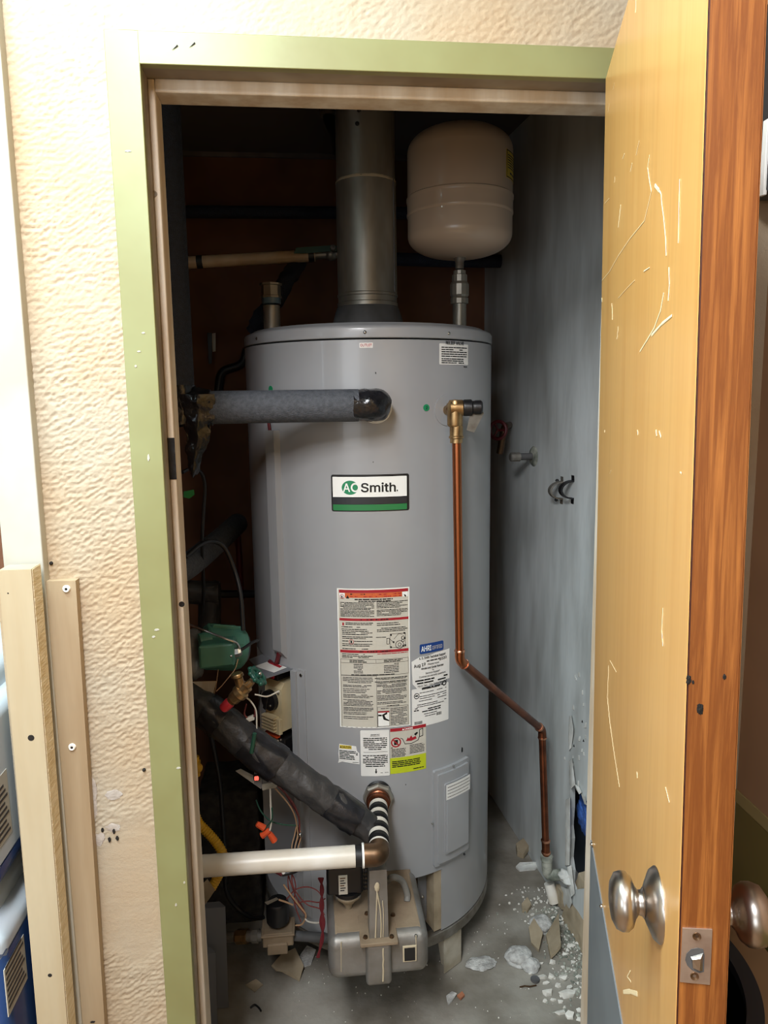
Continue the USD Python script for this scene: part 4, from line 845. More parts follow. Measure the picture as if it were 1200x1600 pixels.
# circulator pump
YP = 1.72
pu = Thing('circulator_pump', 'green circulator pump poking out behind the left jamb', 'pump', base=at(345, 1040, YP))
a_, b_ = at(318, 1010, YP+.02), at(386, 1014, YP+.06)
ax = unit(b_-a_)
pu.part('motor_can', cat_([frame_to(lathe([(0, 0), (.052, 0), (.055, .004), (.055, .085), (.050, .098), (.043, .105), (0, .105)], 36), a_, ax)]), M['pump_green'], smooth=35)
for k in range(7):
    q = k/7*2*math.pi; pu.part('fin', frame_to(bx((.050*math.cos(q)-.003, .050*math.sin(q)-.003, .01), (.060*math.cos(q)+.003, .060*math.sin(q)+.003, .085), .002), a_, ax), M['pump_green'], smooth=False)
pu.part('end_cap', frame_to(lathe([(0, .1), (.040, .1), (.042, .104), (.034, .112), (0, .113)], 30), a_, ax), M['black_plastic'])
j0 = at(311, 1047, YP-.085); 
jx, jz = at(366, 1043, YP-.085)-j0, at(311, 1010, YP-.085)-j0
pu.part('junction_box', obox(j0, np.array([jx[0], 0.012, 0]), np.array([0.0, .06, 0]), np.array([0, 0, jz[2]]), .006), M['pump_green'], smooth=False)
pu.part('box_screw', ball(at(361, 1025, YP-.089), .0035, 1), M['screw'])
pu.part('connector', frame_to(lathe([(0, 0), (.012, 0), (.012, .01), (.009, .016), (0, .016)], 6), at(367, 1020, YP-.055), (1, 0, .2)), M['screw'], smooth=False)
pu.part('volute', blob(at(303, 1022, YP+.02), (.03, .06, .065), .25, 3), M['steel'], label='dusty grey pump volute')
pu.part('neck', cat_([rod(at(312, 1004, YP-.03), at(330, 1000, YP-.02), .022, 18)]), M['pump_green'])
cb4 = Thing('grey_conduit', 'thin grey flexible wire running over the green pump', 'wire', base=at(340, 990, YP-.06))
cb4.part('wire', tube(spline([at(292, 975, YP-.05), at(320, 985, YP-.07), at(352, 998, YP-.08), at(368, 1004, YP-.075), at(374, 1012, YP-.06), at(370, 1020, YP-.055)], 5), .003, 8), M['screw'])
cb5 = Thing('black_whip_wire', 'short black wire sticking out right of the green pump', 'wire', base=at(372, 1018, YP-.05))
cb5.part('wire', tube(spline([at(371, 1018, YP-.05), at(382, 1012, YP-.04), at(394, 1004, YP-.02), at(404, 1000, YP)], 5), .004, 8), M['wire_black'])
tw = Thing('tan_bracket', 'speckled pale bracket plate below the green pump', 'bracket', base=at(318, 1080, YP))
tw.part('plate', hull([at(x, y, YP-d) for x, y in ((301, 1065), (338, 1064), (331, 1094), (316, 1092), (302, 1078)) for d in (.02, .024)]), M['jamb_paint'], smooth=False)
tw.part('wire_tie', tube([at(341, 1046, YP-.02), at(337, 1075, YP-.02), at(331, 1098, YP-.02)], .0012, 6), M['wire_copper'])
cb6 = Thing('pale_wire', 'thin pale wire hanging from the green pump past the bracket', 'wire', base=at(345, 1080, YP-.06))
cb6.part('wire', tube(spline([at(372, 1030, YP-.06), at(367, 1046, YP-.06), at(356, 1060, YP-.06), at(346, 1072, YP-.06), at(338, 1080, YP-.06)], 5), .0012, 6), M['wire_copper'])
# brass drain valve with green handwheel and red tip
YD = 1.60
dv = Thing('brass_drain_valve', 'brass drain valve with a dark green handwheel and red tip', 'valve', base=at(350, 1108, YD))
a_, b_, h_ = at(350, 1106, YD), at(392, 1066, YD-.01), at(402, 1056, YD-.015)
ax = unit(b_-a_)
L = np.linalg.norm(b_-a_)
dv.part('body', cat_([frame_to(lathe([(0, L*.22), (.011, L*.22), (.012, L*.3), (.015, L*.34), (.016, L*.5), (.0195, L*.55), (.0195, L*.68), (.015, L*.72), (.015, L*.86), (.010, L*.88), (.008, L*1.05), (0, L*1.06)], 24), a_, ax), rod(a_+ax*L*.66, at(372, 1058, YD-.01), .0105, 20), frame_to(lathe([(0, 0), (.0145, 0), (.0145, .005), (.0125, .008), (0, .008)], 24), at(371, 1057, YD-.01), unit(at(371, 1050, YD)-at(374, 1062, YD)))]), M['brass'], smooth=35)
dv.part('red_tip', frame_to(lathe([(0, -.004), (.010, -.004), (.012, 0), (.013, L*.2), (.011, L*.26), (0, L*.26)], 20), a_, ax), M['red_plastic'], label='red plastic end plug')
hw = []
tor = trimesh.creation.torus(.0205, .0052, 28, 10); hw.append(frame_to(tor, h_, ax))
for k in range(8): q = k*math.pi/4; hw.append(frame_to(ball((.0235*math.cos(q), .0235*math.sin(q), 0), .0058, 1), h_, ax))
for k in range(4): q = k*math.pi/2; hw.append(frame_to(rod((0, 0, 0), (.02*math.cos(q), .02*math.sin(q), 0), .0038, 8), h_, ax))
hw.append(frame_to(lathe([(0, -.006), (.008, -.006), (.008, .006), (0, .006)], 12), h_, ax))
dv.part('handwheel', cat_(hw), M['dark_green'], label='dark green handwheel')
dv.part('wheel_screw', ball(h_+ax*.008, .005, 1), M['screw'])
# taped slanting return pipe into the lower tee
rp = Thing('taped_return_pipe', 'thick black taped pipe slanting down across the controls to the lower water connection', 'insulated pipe', base=at(580, 1300, 1.6))
pts = [at(262, 1070, 1.70), at(305, 1098, 1.68), at(340, 1122, 1.665), at(400, 1170, 1.645), at(470, 1220, 1.625), at(530, 1262, 1.61), at(586, 1298, 1.595)]
rp.part('wrap', wrapped(spline(pts, 8), np.interp(np.linspace(0, 1, 49), [0, .18, .2, .5, .85, 1], [.034, .034, .040, .041, .036, .031]), .006, 12, 40), M['wrap'])
for k, (f0, f1, rr) in enumerate(((.26, .36, .0435), (.47, .60, .044), (.80, .93, .0385))):
    q = spline(pts, 8); i0, i1 = int(f0*48), int(f1*48); rp.part('tape_turn', wrapped(q[i0:i1+1], rr, .005, 20+k, 40), M['tape'])
rp.part('green_tie', tube(spline([at(398, 1146, 1.598), at(396, 1158, 1.60), at(393, 1176, 1.602)], 5), .005, 10), M['wire_green'], label='green and white twist tie')
# lower water connection: union, striped nipple, tee, bronze elbow, white pipe
YE = 1.49
zw = zl_-.0
E0 = np.array([at(592, 1340, YE)[0], YE, zw]); U0 = tpt(tl_, zw, TR); ax = unit(E0-U0); LE = np.linalg.norm(E0-U0)
lc = Thing('lower_water_connection', 'steel union with a black and white banded nipple and bronze elbow at the bottom connection', 'pipe fitting', base=E0)
lc.part('hex_union', frame_to(lathe([(.022, .0), (.0375, .0), (.040, .004), (.040, .020), (.036, .024), (.022, .024)], 8), U0-ax*.004, ax), M['galv'], smooth=20, label='dull steel octagonal bushing')
lc.part('collar', frame_to(lathe([(.018, .020), (.031, .020), (.0315, .030), (.029, .032), (.029, .040), (.024, .042), (.018, .042)], 32), U0, ax), M['copper_old'], label='reddish collar ring')
lc.part('nipple', frame_to(lathe([(0, .02), (.021, .02), (.021, LE-.01), (0, LE-.01)], 28), U0, ax), M['black_rubber'])
bz = np.linspace(.050, LE-.034, 5)
for k, b0 in enumerate(bz): lc.part('white_band', frame_to(lathe([(.019, b0), (.0238, b0+.0005), (.0238, b0+.0115+.003*(k == 2)), (.019, b0+.012+.003*(k == 2))], 28), U0, ax), M['pvc'])
for k, b0 in enumerate(bz[:-1]+.0165): lc.part('black_band', frame_to(lathe([(.019, b0), (.0245, b0+.0005), (.0245, b0+.012), (.019, b0+.0125)], 28), U0, ax), M['black_rubber'])
lft = np.array([-1.0, 0.02, 0])
lc.part('elbow', tube(rounded([E0-ax*.024, E0, E0+lft*.036], .024, 12), .0255, 32), M['bronze'], label='bronze elbow')
lc.part('white_ring', frame_to(lathe([(.02, .034), (.0268, .034), (.0268, .039), (.02, .039)], 32), E0, lft), M['white'])
lc.part('black_sleeve', frame_to(lathe([(0, .036), (.0230, .039), (.0230, .0545), (0, .0545)], 32), E0, lft), M['black_rubber'])
wp = Thing('white_pvc_pipe', 'white plastic pipe running level from the bronze elbow to the left jamb', 'plastic pipe', base=E0+lft*.4)
wp.part('pipe', frame_to(lathe([(0, .054), (.0232, .0542), (.0238, .0552), (.0238, .60), (0, .60)], 36), E0, lft), M['pvc'])
# ================================================================ burner at the foot of the heater
YB0 = 1.50
bl, br_ = at(513, 1500, YB0)[0], at(671, 1500, YB0)[0]
bz0, bz1_ = .262, .372
bu = Thing('burner_blower', 'dusty cast aluminium burner housing with an upright square air tube at the heater foot', 'burner', base=((bl+br_)/2, YB0, bz0))
bx0, bx1 = bl, br_
def rbox(lo, hi, r, n=2):
    pts = []
    ic = trimesh.creation.icosphere(n, r).vertices
    for x in (lo[0]+r, hi[0]-r):
        for y in (lo[1]+r, hi[1]-r):
            for z in (lo[2]+r, hi[2]-r): pts.append(ic+np.array([x, y, z]))
    return hull(np.vstack(pts))
bu.part('housing', rbox((bx0, YB0, bz0), (bx1, 1.74, bz1_), .024), M['alu'], smooth=40)
ctr = at(593, 1500, YB0)[0]
bu.part('rib', rbox((ctr-.033, YB0-.016, bz0-.006), (ctr+.028, YB0+.05, bz1_-.006), .010), M['alu'])
bu.part('dust_cover', rough(hull([(bx0+.014, YB0+.018, bz1_-.003), (bx1-.014, YB0+.018, bz1_-.003), (bx1-.014, 1.735, bz1_-.003), (bx0+.014, 1.735, bz1_-.003), (bx0+.022, YB0+.026, bz1_+.001), (bx1-.022, YB0+.026, bz1_+.001), (bx1-.022, 1.73, bz1_+.001), (bx0+.022, 1.73, bz1_+.001)]).subdivide().subdivide(), .0005, 60), M['dusty'], label='thick tan dust on top of the housing')
fx0, fx1 = at(565, 1470, YB0)[0], at(617, 1470, YB0)[0]
bu.part('flange_plate', bx((fx0-.004, YB0-.020, bz1_-.008), (fx1+.006, YB0+.075, bz1_+.002), .002), M['dusty'])
for x, y in ((571, 1465), (612, 1464), (573, 1428), (614, 1430)):
    c = atz(x, y, bz1_+.002); bu.part('bolt', turned([(0, 0), (.006, 0), (.005, .004), (0, .005)], c, (0, 0, 1), 8), M['bronze'])
ax0, ax1 = at(577, 1460, YB0+.0)[0], at(607, 1460, YB0)[0]
zt2 = .545
bu.part('air_tube', hull([(x, y, z) for x, y in ((ax0, YB0-.004), (ax1, YB0-.004), (ax0, YB0+.045), (ax1, YB0+.045)) for z in (bz1_,)]+[(x, y+.004, z) for x, y in ((ax0+.003, YB0-.004), (ax1-.002, YB0-.004), (ax0+.003, YB0+.045), (ax1-.002, YB0+.045)) for z in (zt2,)]), M['alu'], smooth=20, label='upright square metal air tube')
dr = [tube(spline([(ax0+.020+dx, YB0-.005, zz)+np.zeros(3) for dx, zz in q], 5), r, 6) for q, r in (([(0, .505), (-.002, .46), (-.004, .42), (-.006, .376)], .0018), ([(0, .49), (.006, .45), (.008, .41), (.007, .376)], .0018), ([(.012, .47), (.014, .43), (.012, .376)], .0012))]
bu.part('drip_mark', cat_(dr+[blob((ax0+.020, YB0-.003, .505), (.006, .003, .012), .3, 3)]), M['drip'], kind='stuff', label='pale mineral drips down the air tube')
bu.part('drip_mark', cat_([tube([at(599, y, YB0-.0165)+np.array([rng.uniform(-.001, .001), 0, 0]) for y in np.linspace(1482, 1533, 7)], .0022, 6), tube([at(533, y, YB0+.001) for y in np.linspace(1472, 1518, 5)], .0014, 6), tube([at(650, y, YB0+.001) for y in np.linspace(1462, 1500, 5)], .0014, 6)]), M['drip'], kind='stuff')
wx0, wz1 = at(629, 1478, YB0), at(651, 1498, YB0)
wn = bu.part('sight_window', bx((wx0[0], YB0-.003, wz1[2]-.004), (wz1[0], YB0+.004, wx0[2]), .001), M['drip'], label='square sight window with a crusted edge')
bu.part('window_glass', bx((wx0[0]+.004, YB0-.0045, wz1[2]+.0), (wz1[0]-.004, YB0, wx0[2]-.004), .0005), M['hole_dark'], under=wn)
bu.part('hose', tube(spline([atz(598, 1385, .40), at(612, 1378, 1.60)+(0, 0, .012), at(628, 1380, 1.62)+(0, 0, .006), at(636, 1396, 1.62), atz(636, 1408, bz1_)], 6), .008, 14), M['grey_hose'], label='short grey hose on the burner top')
bu.part('side_bolt', ball(at(650, 1462, YB0+.004), .004, 1), M['screw'])
ym0 = 1.575
m0, m1 = at(511, 1404, ym0), at(570, 1357, ym0)
mt_ = bu.part('motor', rbox((m0[0], ym0, m0[2]+.004), (m1[0]-.004, ym0+.07, m1[2]+.02), .008), M['black_plastic'], label='black square blower motor')
bu.part('motor_label', bx((at(529, 1380, ym0)[0], ym0-.0012, at(540, 1397, ym0)[2]), (at(543, 1380, ym0)[0], ym0+.001, at(540, 1367, ym0)[2]), .0003), M['paper_grey'], under=mt_)
P = Print(.001, 0, 0)
lb0 = at(536, 1382, ym0)
for k in range(6): bu.part('label_line', bx((lb0[0]-.007, ym0-.0016, lb0[2]+.016-k*.0065), (lb0[0]+.006-.003*(k % 2), ym0-.001, lb0[2]+.0185-k*.0065)), M['ink_charcoal'] if k % 3 else M['bronze'], smooth=False, under=mt_)
gr = [bx((m1[0]-.004, ym0+.004, m0[2]+.012+k*.011), (m1[0]+.012, ym0+.008, m0[2]+.015+k*.011)) for k in range(6)]+[bx((m1[0]-.002+k*.007, ym0+.004, m0[2]+.01), (m1[0]+.0005+k*.007, ym0+.008, m0[2]+.075)) for k in range(3)]
bu.part('motor_grille', cat_(gr), M['black_plastic'], smooth=False)
mc = ((m0[0]+m1[0])/2+.006, ym0+.032, m0[2])
bu.part('motor_disc', turned([(0, -.012), (.030, -.012), (.037, -.004), (.037, .004), (0, .006)], mc, (0, 0, 1), 32), M['black_rubber'])
bu.part('motor_mount', turned([(0, -.07), (.007, -.07), (.010, -.045), (.020, -.03), (.034, -.016), (.035, -.010), (0, -.010)], mc, (0, 0, 1), 24), M['card'], label='tan tapered motor mount')
for q in (0.6, 2.6): bu.part('mount_foot', ball((mc[0]+.03*math.cos(q), mc[1]-.03*math.sin(q), mc[2]-.012), .007, 1), M['steel'])
# gas valve
YG = 1.74
gvv = Thing('gas_valve', 'black gas valve on a pale cast base with a brass inlet at lower left', 'gas valve', base=at(432, 1485, YG))
v0, v1 = at(414, 1453, YG), at(452, 1412, YG)
gvv.part('actuator', turned([(0, 0), (.029, 0), (.031, .004), (.031, .052), (.026, .060), (0, .062)], ((v0[0]+v1[0])/2, YG+.03, v0[2]), (0, 0, 1), 20), M['black_plastic'])
gvv.part('connector_tab', hull([at(x, y, YG-d) for x, y in ((413, 1410), (432, 1402), (436, 1405), (418, 1414)) for d in (0, .003)]), M['steel'], smooth=False)
c0, c1 = at(411, 1484, YG), at(458, 1456, YG)
gvv.part('cast_base', cat_([bx((c0[0], YG-.004, c0[2]+.006), (c1[0], YG+.06, c1[2]), .004), bx((c0[0]+.012, YG-.010, c0[2]-.012), (c1[0]-.016, YG+.03, c0[2]+.02), .003), bx((c0[0]-.004, YG-.007, c1[2]-.008), (c1[0]+.004, YG+.06, c1[2]-.002), .002)]), M['dusty'], smooth=False, label='pale cast valve base')
pa, pb = at(411, 1462, YG+.02), at(352, 1464, YG+.05)
gvv.part('inlet_pipe', cat_([rod(pa, pb, .0135, 18), frame_to(lathe([(0, .012), (.018, .012), (.018, .03), (0, .03)], 8), pa, unit(pb-pa))]), M['steel'], smooth=30)
gvv.part('brass_nut', frame_to(lathe([(0, .045), (.019, .045), (.019, .075), (.016, .08), (0, .08)], 8), pa, unit(pb-pa)), M['brass'], smooth=20)
gvv.part('outlet_pipe', rod(at(456, 1462, YG+.03), at(520, 1466, YG+.03), .013, 18), M['drum_in'])
# wires
def wire(name, label, cat, m_, pts, r=.0022, n=6, group=None):
    p = [at(*q) for q in pts]; t = Thing(name, label, cat, group=group, base=p[-1]); t.part('wire', tube(spline(p, 6), r, n), M[m_]); return t
sb = Thing('switch_bracket', 'small grey bracket plate with a lit red switch hanging under the taped pipe', 'switch', base=at(405, 1225, 1.70))
YSW = 1.75
c = [at(x, y, YSW-d) for (x, y, d) in ((368, 1205, .0), (376, 1202, .0), (408, 1219, .03), (408, 1233, .03))]
sb.part('plate', hull([p+np.array([0, q, 0]) for p in c for q in (0, .003)]), M['paper_grey'], smooth=False)
c = [at(x, y, YSW-d) for (x, y, d) in ((408, 1226, .032), (437, 1222, .01), (431, 1231, .01), (410, 1235, .032))]
sb.part('folded_tab', hull([p+np.array([0, q, 0]) for p in c for q in (0, .003)]), M['paper_grey'], smooth=False)
c = [at(x, y, YSW-d) for (x, y, d) in ((397, 1204, .028), (409, 1211, .036), (409, 1232, .036), (397, 1225, .028))]
sb.part('switch_body', hull([p+np.array([0, q, 0]) for p in c for q in (0, .012)]), M['drum'], smooth=False)
q = at(401, 1215, YSW-.042)
sb.part('red_switch', bx(q-(.008, .003, .008), q+(.008, .004, .008), .002), M['black_plastic'], label='black switch surround')
sb.part('lit_rocker', bx(q-(.0055, .006, .0055), q+(.0055, -.001, .0055), .002), M['lamp_red'], label='glowing red rocker')
for k, (x, y) in enumerate(((388, 1186), (394, 1190), (400, 1186))): sb.part('wire', tube(spline([at(x, y-12, 1.68), at(x-4, y, 1.67), at(x+2, y+10, 1.675), at(x+10, y+4, 1.68)], 5), .0016, 6), M['wire_pink' if k else 'wire_white'])
wire('white_green_wire', 'white and green wire hanging straight down from the switch bracket to the orange wire nuts', 'wire', 'wire_white', [(422, 1232, 1.70), (423, 1258, 1.70), (424, 1280, 1.70), (422, 1296, 1.70), (417, 1302, 1.70)], .0024)
wire('green_wire', 'dark green wire curving from the dark block to the wire bundle', 'wire', 'wire_green', [(400, 1250, 1.76), (408, 1268, 1.75), (422, 1282, 1.74), (440, 1288, 1.74), (464, 1290, 1.74)], .0020)
wire('green_wire', 'green wire beside the white wire above the orange wire nuts', 'wire', 'wire_green', [(425, 1262, 1.695), (425, 1280, 1.695), (418, 1290, 1.70), (408, 1300, 1.70)], .0020)
for (x0, y0, x1, y1), t_ in zip(((401, 1287, 413, 1294), (421, 1297, 409, 1306), (421, 1302, 429, 1314)), ('left of three hanging on the wires', 'middle of three hanging on the wires', 'right of three hanging on the wires')):
    a_, b_ = at(x0, y0, 1.70), at(x1, y1, 1.70); tn = Thing('wire_nut', 'orange wire nut, '+t_, 'wire nut', 'orange wire nuts', base=b_)
    tn.part('cap', frame_to(lathe([(0, 0), (.0062, 0), (.0075, .004), (.0088, np.linalg.norm(b_-a_)), (0, np.linalg.norm(b_-a_))], 10), a_, b_-a_), M['orange'], smooth=20)
for k, (pts, m_, lab) in enumerate((
    ([(430, 1232, 1.69), (446, 1250, 1.70), (458, 1268, 1.71), (464, 1290, 1.73), (466, 1320, 1.74)], 'wire_copper', 'pale wire bowing from the bracket to the bundle clip'),
    ([(434, 1228, 1.69), (450, 1244, 1.70), (462, 1262, 1.71), (468, 1285, 1.73), (467, 1320, 1.74)], 'wire_pink', 'dusty pink wire bowing outside the pale wire'),
    ([(440, 1230, 1.70), (452, 1250, 1.71), (466, 1275, 1.73), (468, 1300, 1.735)], 'wire_red', 'red wire behind the pale wire'),
    ([(436, 1080, 1.66), (418, 1088, 1.62), (404, 1086, 1.62), (398, 1085, 1.62)], 'wire_white', 'white wire curling behind the brass valve'),
    ([(382, 1088, 1.62), (392, 1096, 1.62), (400, 1110, 1.63), (401, 1130, 1.64), (401, 1150, 1.65)], 'wire_white', 'white wire dropping behind the taped pipe'),
    ([(408, 1078, 1.64), (405, 1100, 1.65), (402, 1130, 1.65), (404, 1160, 1.66)], 'wire_black', 'black wire running beside the control module'),
    ([(385, 1100, 1.66), (382, 1115, 1.66), (388, 1122, 1.66), (398, 1118, 1.66), (398, 1108, 1.66)], 'wire_pink', 'looped dusty wire left of the control module'),
    ([(384, 1120, 1.67), (390, 1128, 1.67), (398, 1140, 1.67), (394, 1160, 1.67)], 'wire_red', 'red wire below the looped wire'))):
    wire('control_wire', lab, 'wire', m_, pts, .0020)
cn2 = Thing('wire_connector', 'pale plug connector among the wires left of the control module', 'connector', base=at(392, 1128, 1.655)); cn2.part('plug', obox(at(384, 1131, 1.655), np.array([.022, 0, .008]), np.array([0, .012, 0]), np.array([-.004, 0, .011]), .002), M['wire_white'], smooth=False)
cl2 = Thing('wire_clip', 'bright clip screw holding the wire bundle on the heater', 'clip', base=at(468, 1304, 1.735)); cl2.part('clip', cat_([ball(at(469, 1304, 1.73), .006, 1), bx(at(462, 1308, 1.735), at(467, 1288, 1.745), .002)]), M['screw'])
for k in range(5):
    x = 458+k*2.6; wire('bundle_wire', 'thin dark wire in the bundle running down behind the white pipe', 'wire', 'wire_black' if k % 2 else 'wire_copper', [(463+k, 1292, 1.735), (x+2, 1306, 1.735), (x-2, 1322, 1.735), (x-2-k, 1345, 1.735)], .0017, group='dark bundle wires')
for k, pts in enumerate(([(440, 1358, 1.70), (456, 1366, 1.70), (462, 1385, 1.70), (460, 1410, 1.70), (470, 1440, 1.70)], [(452, 1358, 1.70), (450, 1380, 1.70), (456, 1402, 1.70), (478, 1430, 1.69)], [(456, 1358, 1.70), (458, 1385, 1.69), (478, 1412, 1.68), (500, 1420, 1.66), (507, 1430, 1.65)], [(448, 1405, 1.70), (462, 1390, 1.70), (482, 1386, 1.69), (500, 1396, 1.67), (506, 1420, 1.65)], [(460, 1412, 1.70), (480, 1408, 1.69), (498, 1410, 1.67), (508, 1404, 1.65)], [(450, 1366, 1.71), (462, 1400, 1.70), (474, 1420, 1.70), (478, 1436, 1.70), (466, 1448, 1.71)])):
    wire('red_wire', 'thin dusty red wire tangled between the gas valve and the burner', 'wire', 'wire_pink', pts, .0016, group='tangled red wires')
for k in range(4):
    o = k*2.2; wire('burner_lead', 'dark red lead hanging in the twisted bunch left of the burner', 'wire', 'wire_red', [(498+o, 1372, 1.60), (505-o*.6, 1390, 1.60), (500+o*.8, 1415, 1.59), (507-o, 1440, 1.58), (502+o*.5, 1465, 1.57), (498-o*.4, 1496, 1.56)], .0026, group='twisted red leads')
wire('pale_wire', 'pale bright wire crossing the red wires beside the gas valve', 'wire', 'wire_white', [(477, 1436, 1.69), (482, 1440, 1.68), (495, 1442, 1.66), (505, 1440, 1.64)], .0022)
wire('pale_wire', 'pale wire slanting down past the gas valve', 'wire', 'wire_copper', [(443, 1382, 1.70), (456, 1400, 1.69), (470, 1418, 1.69), (478, 1430, 1.69), (472, 1444, 1.70), (462, 1446, 1.71)], .0022)
wire('pale_wire', 'pale wire with a plug over the black gas valve', 'wire', 'wire_copper', [(436, 1406, 1.72), (448, 1410, 1.71), (458, 1414, 1.71)], .0024)
pc = Thing('red_connector', 'red and white plug connector just under the white pipe', 'connector', base=at(437, 1365, 1.69)); pc.part('white_plug', cat_([ball(at(430, 1359, 1.69), .006, 1), ball(at(443, 1363, 1.69), .006, 1)]), M['white'], kind='stuff'); pc.part('red_body', rod(at(430, 1360, 1.69), at(441, 1366, 1.69), .006, 8), M['wire_red'])
wire('black_loom', 'thick black lead from the red connector towards the motor', 'wire', 'wire_black', [(441, 1366, 1.69), (458, 1362, 1.69), (474, 1354, 1.68), (492, 1350, 1.66)], .006, 10)
# yellow gas hose
def corrugated(pts, r, k=10):
    q = spline(pts, k); L = np.r_[0, np.cumsum(np.linalg.norm(np.diff(q, axis=0), axis=1))]; n = int(L[-1]/.0022); s = np.linspace(0, L[-1], n)
    q = np.stack([np.interp(s, L, q[:, i]) for i in range(3)], 1); return tube(q, r*(1+.09*np.sin(s/.0068*2*math.pi)), 18)
yh = Thing('yellow_gas_hose', 'yellow corrugated gas hose curving behind the white pipe at left', 'hose', base=at(322, 1396, 1.66))
yh.part('hose', corrugated([(CL, 1.72, at(270, 1230, 1.71)[2]), at(290, 1262, 1.70), at(312, 1288, 1.69), at(336, 1314, 1.68), at(349, 1338, 1.67), at(343, 1364, 1.665), at(330, 1388, 1.66)], .0115), M['gas_yellow'])
yh.part('rag', rough(hull([at(x, y, 1.66-d) for x, y in ((314, 1384), (324, 1374), (328, 1382), (336, 1390), (332, 1396), (318, 1416)) for d in (-.01, .014)]).subdivide().subdivide(), .003, 40), M['card'], label='pale torn wrapping at the lower end')
yf = Thing('yellow_gas_fitting', 'yellow hose fitting peeking out beside the left jamb above the hose', 'pipe fitting', base=at(308, 1208, 1.66)); yf.part('fitting', cat_([rod(at(300, 1196, 1.66), at(312, 1196, 1.66), .014, 14), ball(at(309, 1200, 1.66), .012, 2), rod(at(306, 1182, 1.66), at(308, 1212, 1.66), .008, 12)]), M['gas_yellow'], kind='stuff')
# dark block behind
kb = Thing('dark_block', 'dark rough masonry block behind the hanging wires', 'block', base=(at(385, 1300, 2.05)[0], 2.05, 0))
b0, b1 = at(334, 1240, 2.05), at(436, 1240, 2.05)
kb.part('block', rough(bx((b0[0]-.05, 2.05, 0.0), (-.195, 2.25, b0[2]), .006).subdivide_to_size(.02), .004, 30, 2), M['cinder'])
# removed cover panels leaning on the left
for (x0, y0, x1, y1, yb, w_, lab) in ((300, 1421, 352, 1417, 1.735, .0, 'taller grey metal cover panel standing behind the shorter one'), (300, 1487, 337, 1489, 1.675, .0, 'shorter grey metal cover panel standing in front')):
    tA, tB = at(x0, y0, yb+.03), at(x1, y1, yb+.03); h = tB[2]
    gp = Thing('cover_panel', lab, 'panel', 'removed heater cover panels', base=(tA[0], yb, 0))
    lean = .03
    def P4(x, z, d): return np.array([x, yb+lean*z/h+d, z])
    gp.part('sheet', hull([P4(x, z, d) for x in (tA[0], tB[0]) for z in (.003, h) for d in (.0, .002)]), M['panel_grey'], smooth=False)
    gp.part('top_lip', hull([P4(x, z, d) for x, z in ((tA[0], h), (tB[0]-.0, h)) for d in (0, .002)]+[P4(tA[0], h+.001, .022), P4(tB[0]-.018, h+.001, .022), P4(tA[0], h-.002, .022), P4(tB[0]-.018, h-.002, .022)]), M['panel_grey'], smooth=False)
    gp.part('side_lip', hull([P4(tB[0], z, d) for z in (.003, h) for d in (0, .002)]+[P4(tB[0]-.014, z, .022) for z in (.003, h-.01)]+[P4(tB[0]-.017, z, .022) for z in (.003, h-.01)]), M['panel_grey'], smooth=False)

# ================================================================ things on the right wall
wn3 = np.array([-rn[0], -rn[1], 0])
hv = Thing('red_handle_valve', 'dark red handwheel valve low in the shadow on the right wall', 'valve', base=rwall(783, 690, .04))
c = rwall(778, 672, .09); hv.part('handwheel', cat_([frame_to(trimesh.creation.torus(.03, .006, 24, 8), c, (-.6, -.7, .1))]+[frame_to(rod((0, 0, 0), (.03*math.cos(q), .03*math.sin(q), 0), .004, 8), c, (-.6, -.7, .1)) for q in (0, 2.1, 4.2)]), M['wire_red'])
hv.part('valve_body', tube(rounded([rwall(797, 664, .0), rwall(788, 666, .06), rwall(781, 708, .065)], .03, 6), .012, 14), M['bronze'])
ps = Thing('pipe_stub', 'capped grey pipe stub with a round wall plate on the right wall', 'pipe', base=rwall(836, 713))
c = rwall(834, 713); ps.part('wall_plate', frame_to(lathe([(0, 0), (.034, 0), (.030, .004), (.018, .007), (0, .007)], 28), c, wn3), M['corroded']); ps.part('stub', frame_to(lathe([(0, .0), (.0115, 0), (.0115, .055), (0, .055)], 18), c, wn3), M['drum_in']); ps.part('cap', frame_to(lathe([(0, .05), (.0155, .05), (.0155, .08), (.012, .083), (0, .083)], 10), c, wn3), M['steel'], smooth=20)
hc = Thing('pipe_clips', 'pair of empty hoop pipe clips screwed to the right wall', 'clip', base=rwall(880, 767))
u3 = np.array([u_ax[0], u_ax[1], 0])
for k, (x, y, m_) in enumerate(((878, 766, 'steel'), (895, 765, 'black_plastic'))):
    c = rwall(x, y, .0); zz3 = np.array([0, 0, 1.0])
    arc = [c+wn3*(.036*math.sin(q))+zz3*(.024*math.cos(q)) for q in np.linspace(0, math.pi, 14)]
    pts = [c+zz3*.036+wn3*.001]+arc+[c-zz3*.036+wn3*.001]
    st_ = cat_([hull([p*1.0+u3*s_*.009+(p-c)*d for p in (pts[i], pts[i+1]) for s_ in (-1, 1) for d in (0.0, .17)]) for i in range(len(pts)-1)])
    hc.part('hoop', st_, M[m_], smooth=False, label='grey hoop' if k == 0 else 'black hoop')
for x, y in ((870.5, 751), (869, 781)): hc.part('screw', ball(rwall(x, y, .006), .0055, 1), M['black_plastic'])
for k, (x, y, a1, b1) in enumerate(((828, 722, .006, .012), (892, 784, .004, .02))):
    wr.part('wall_stain', rough(frame_to(prism(Point(0, 0).buffer(.006), .0006), rwall(x, y, .0), wn3), .0005, 50), M['peel'], smooth=False)
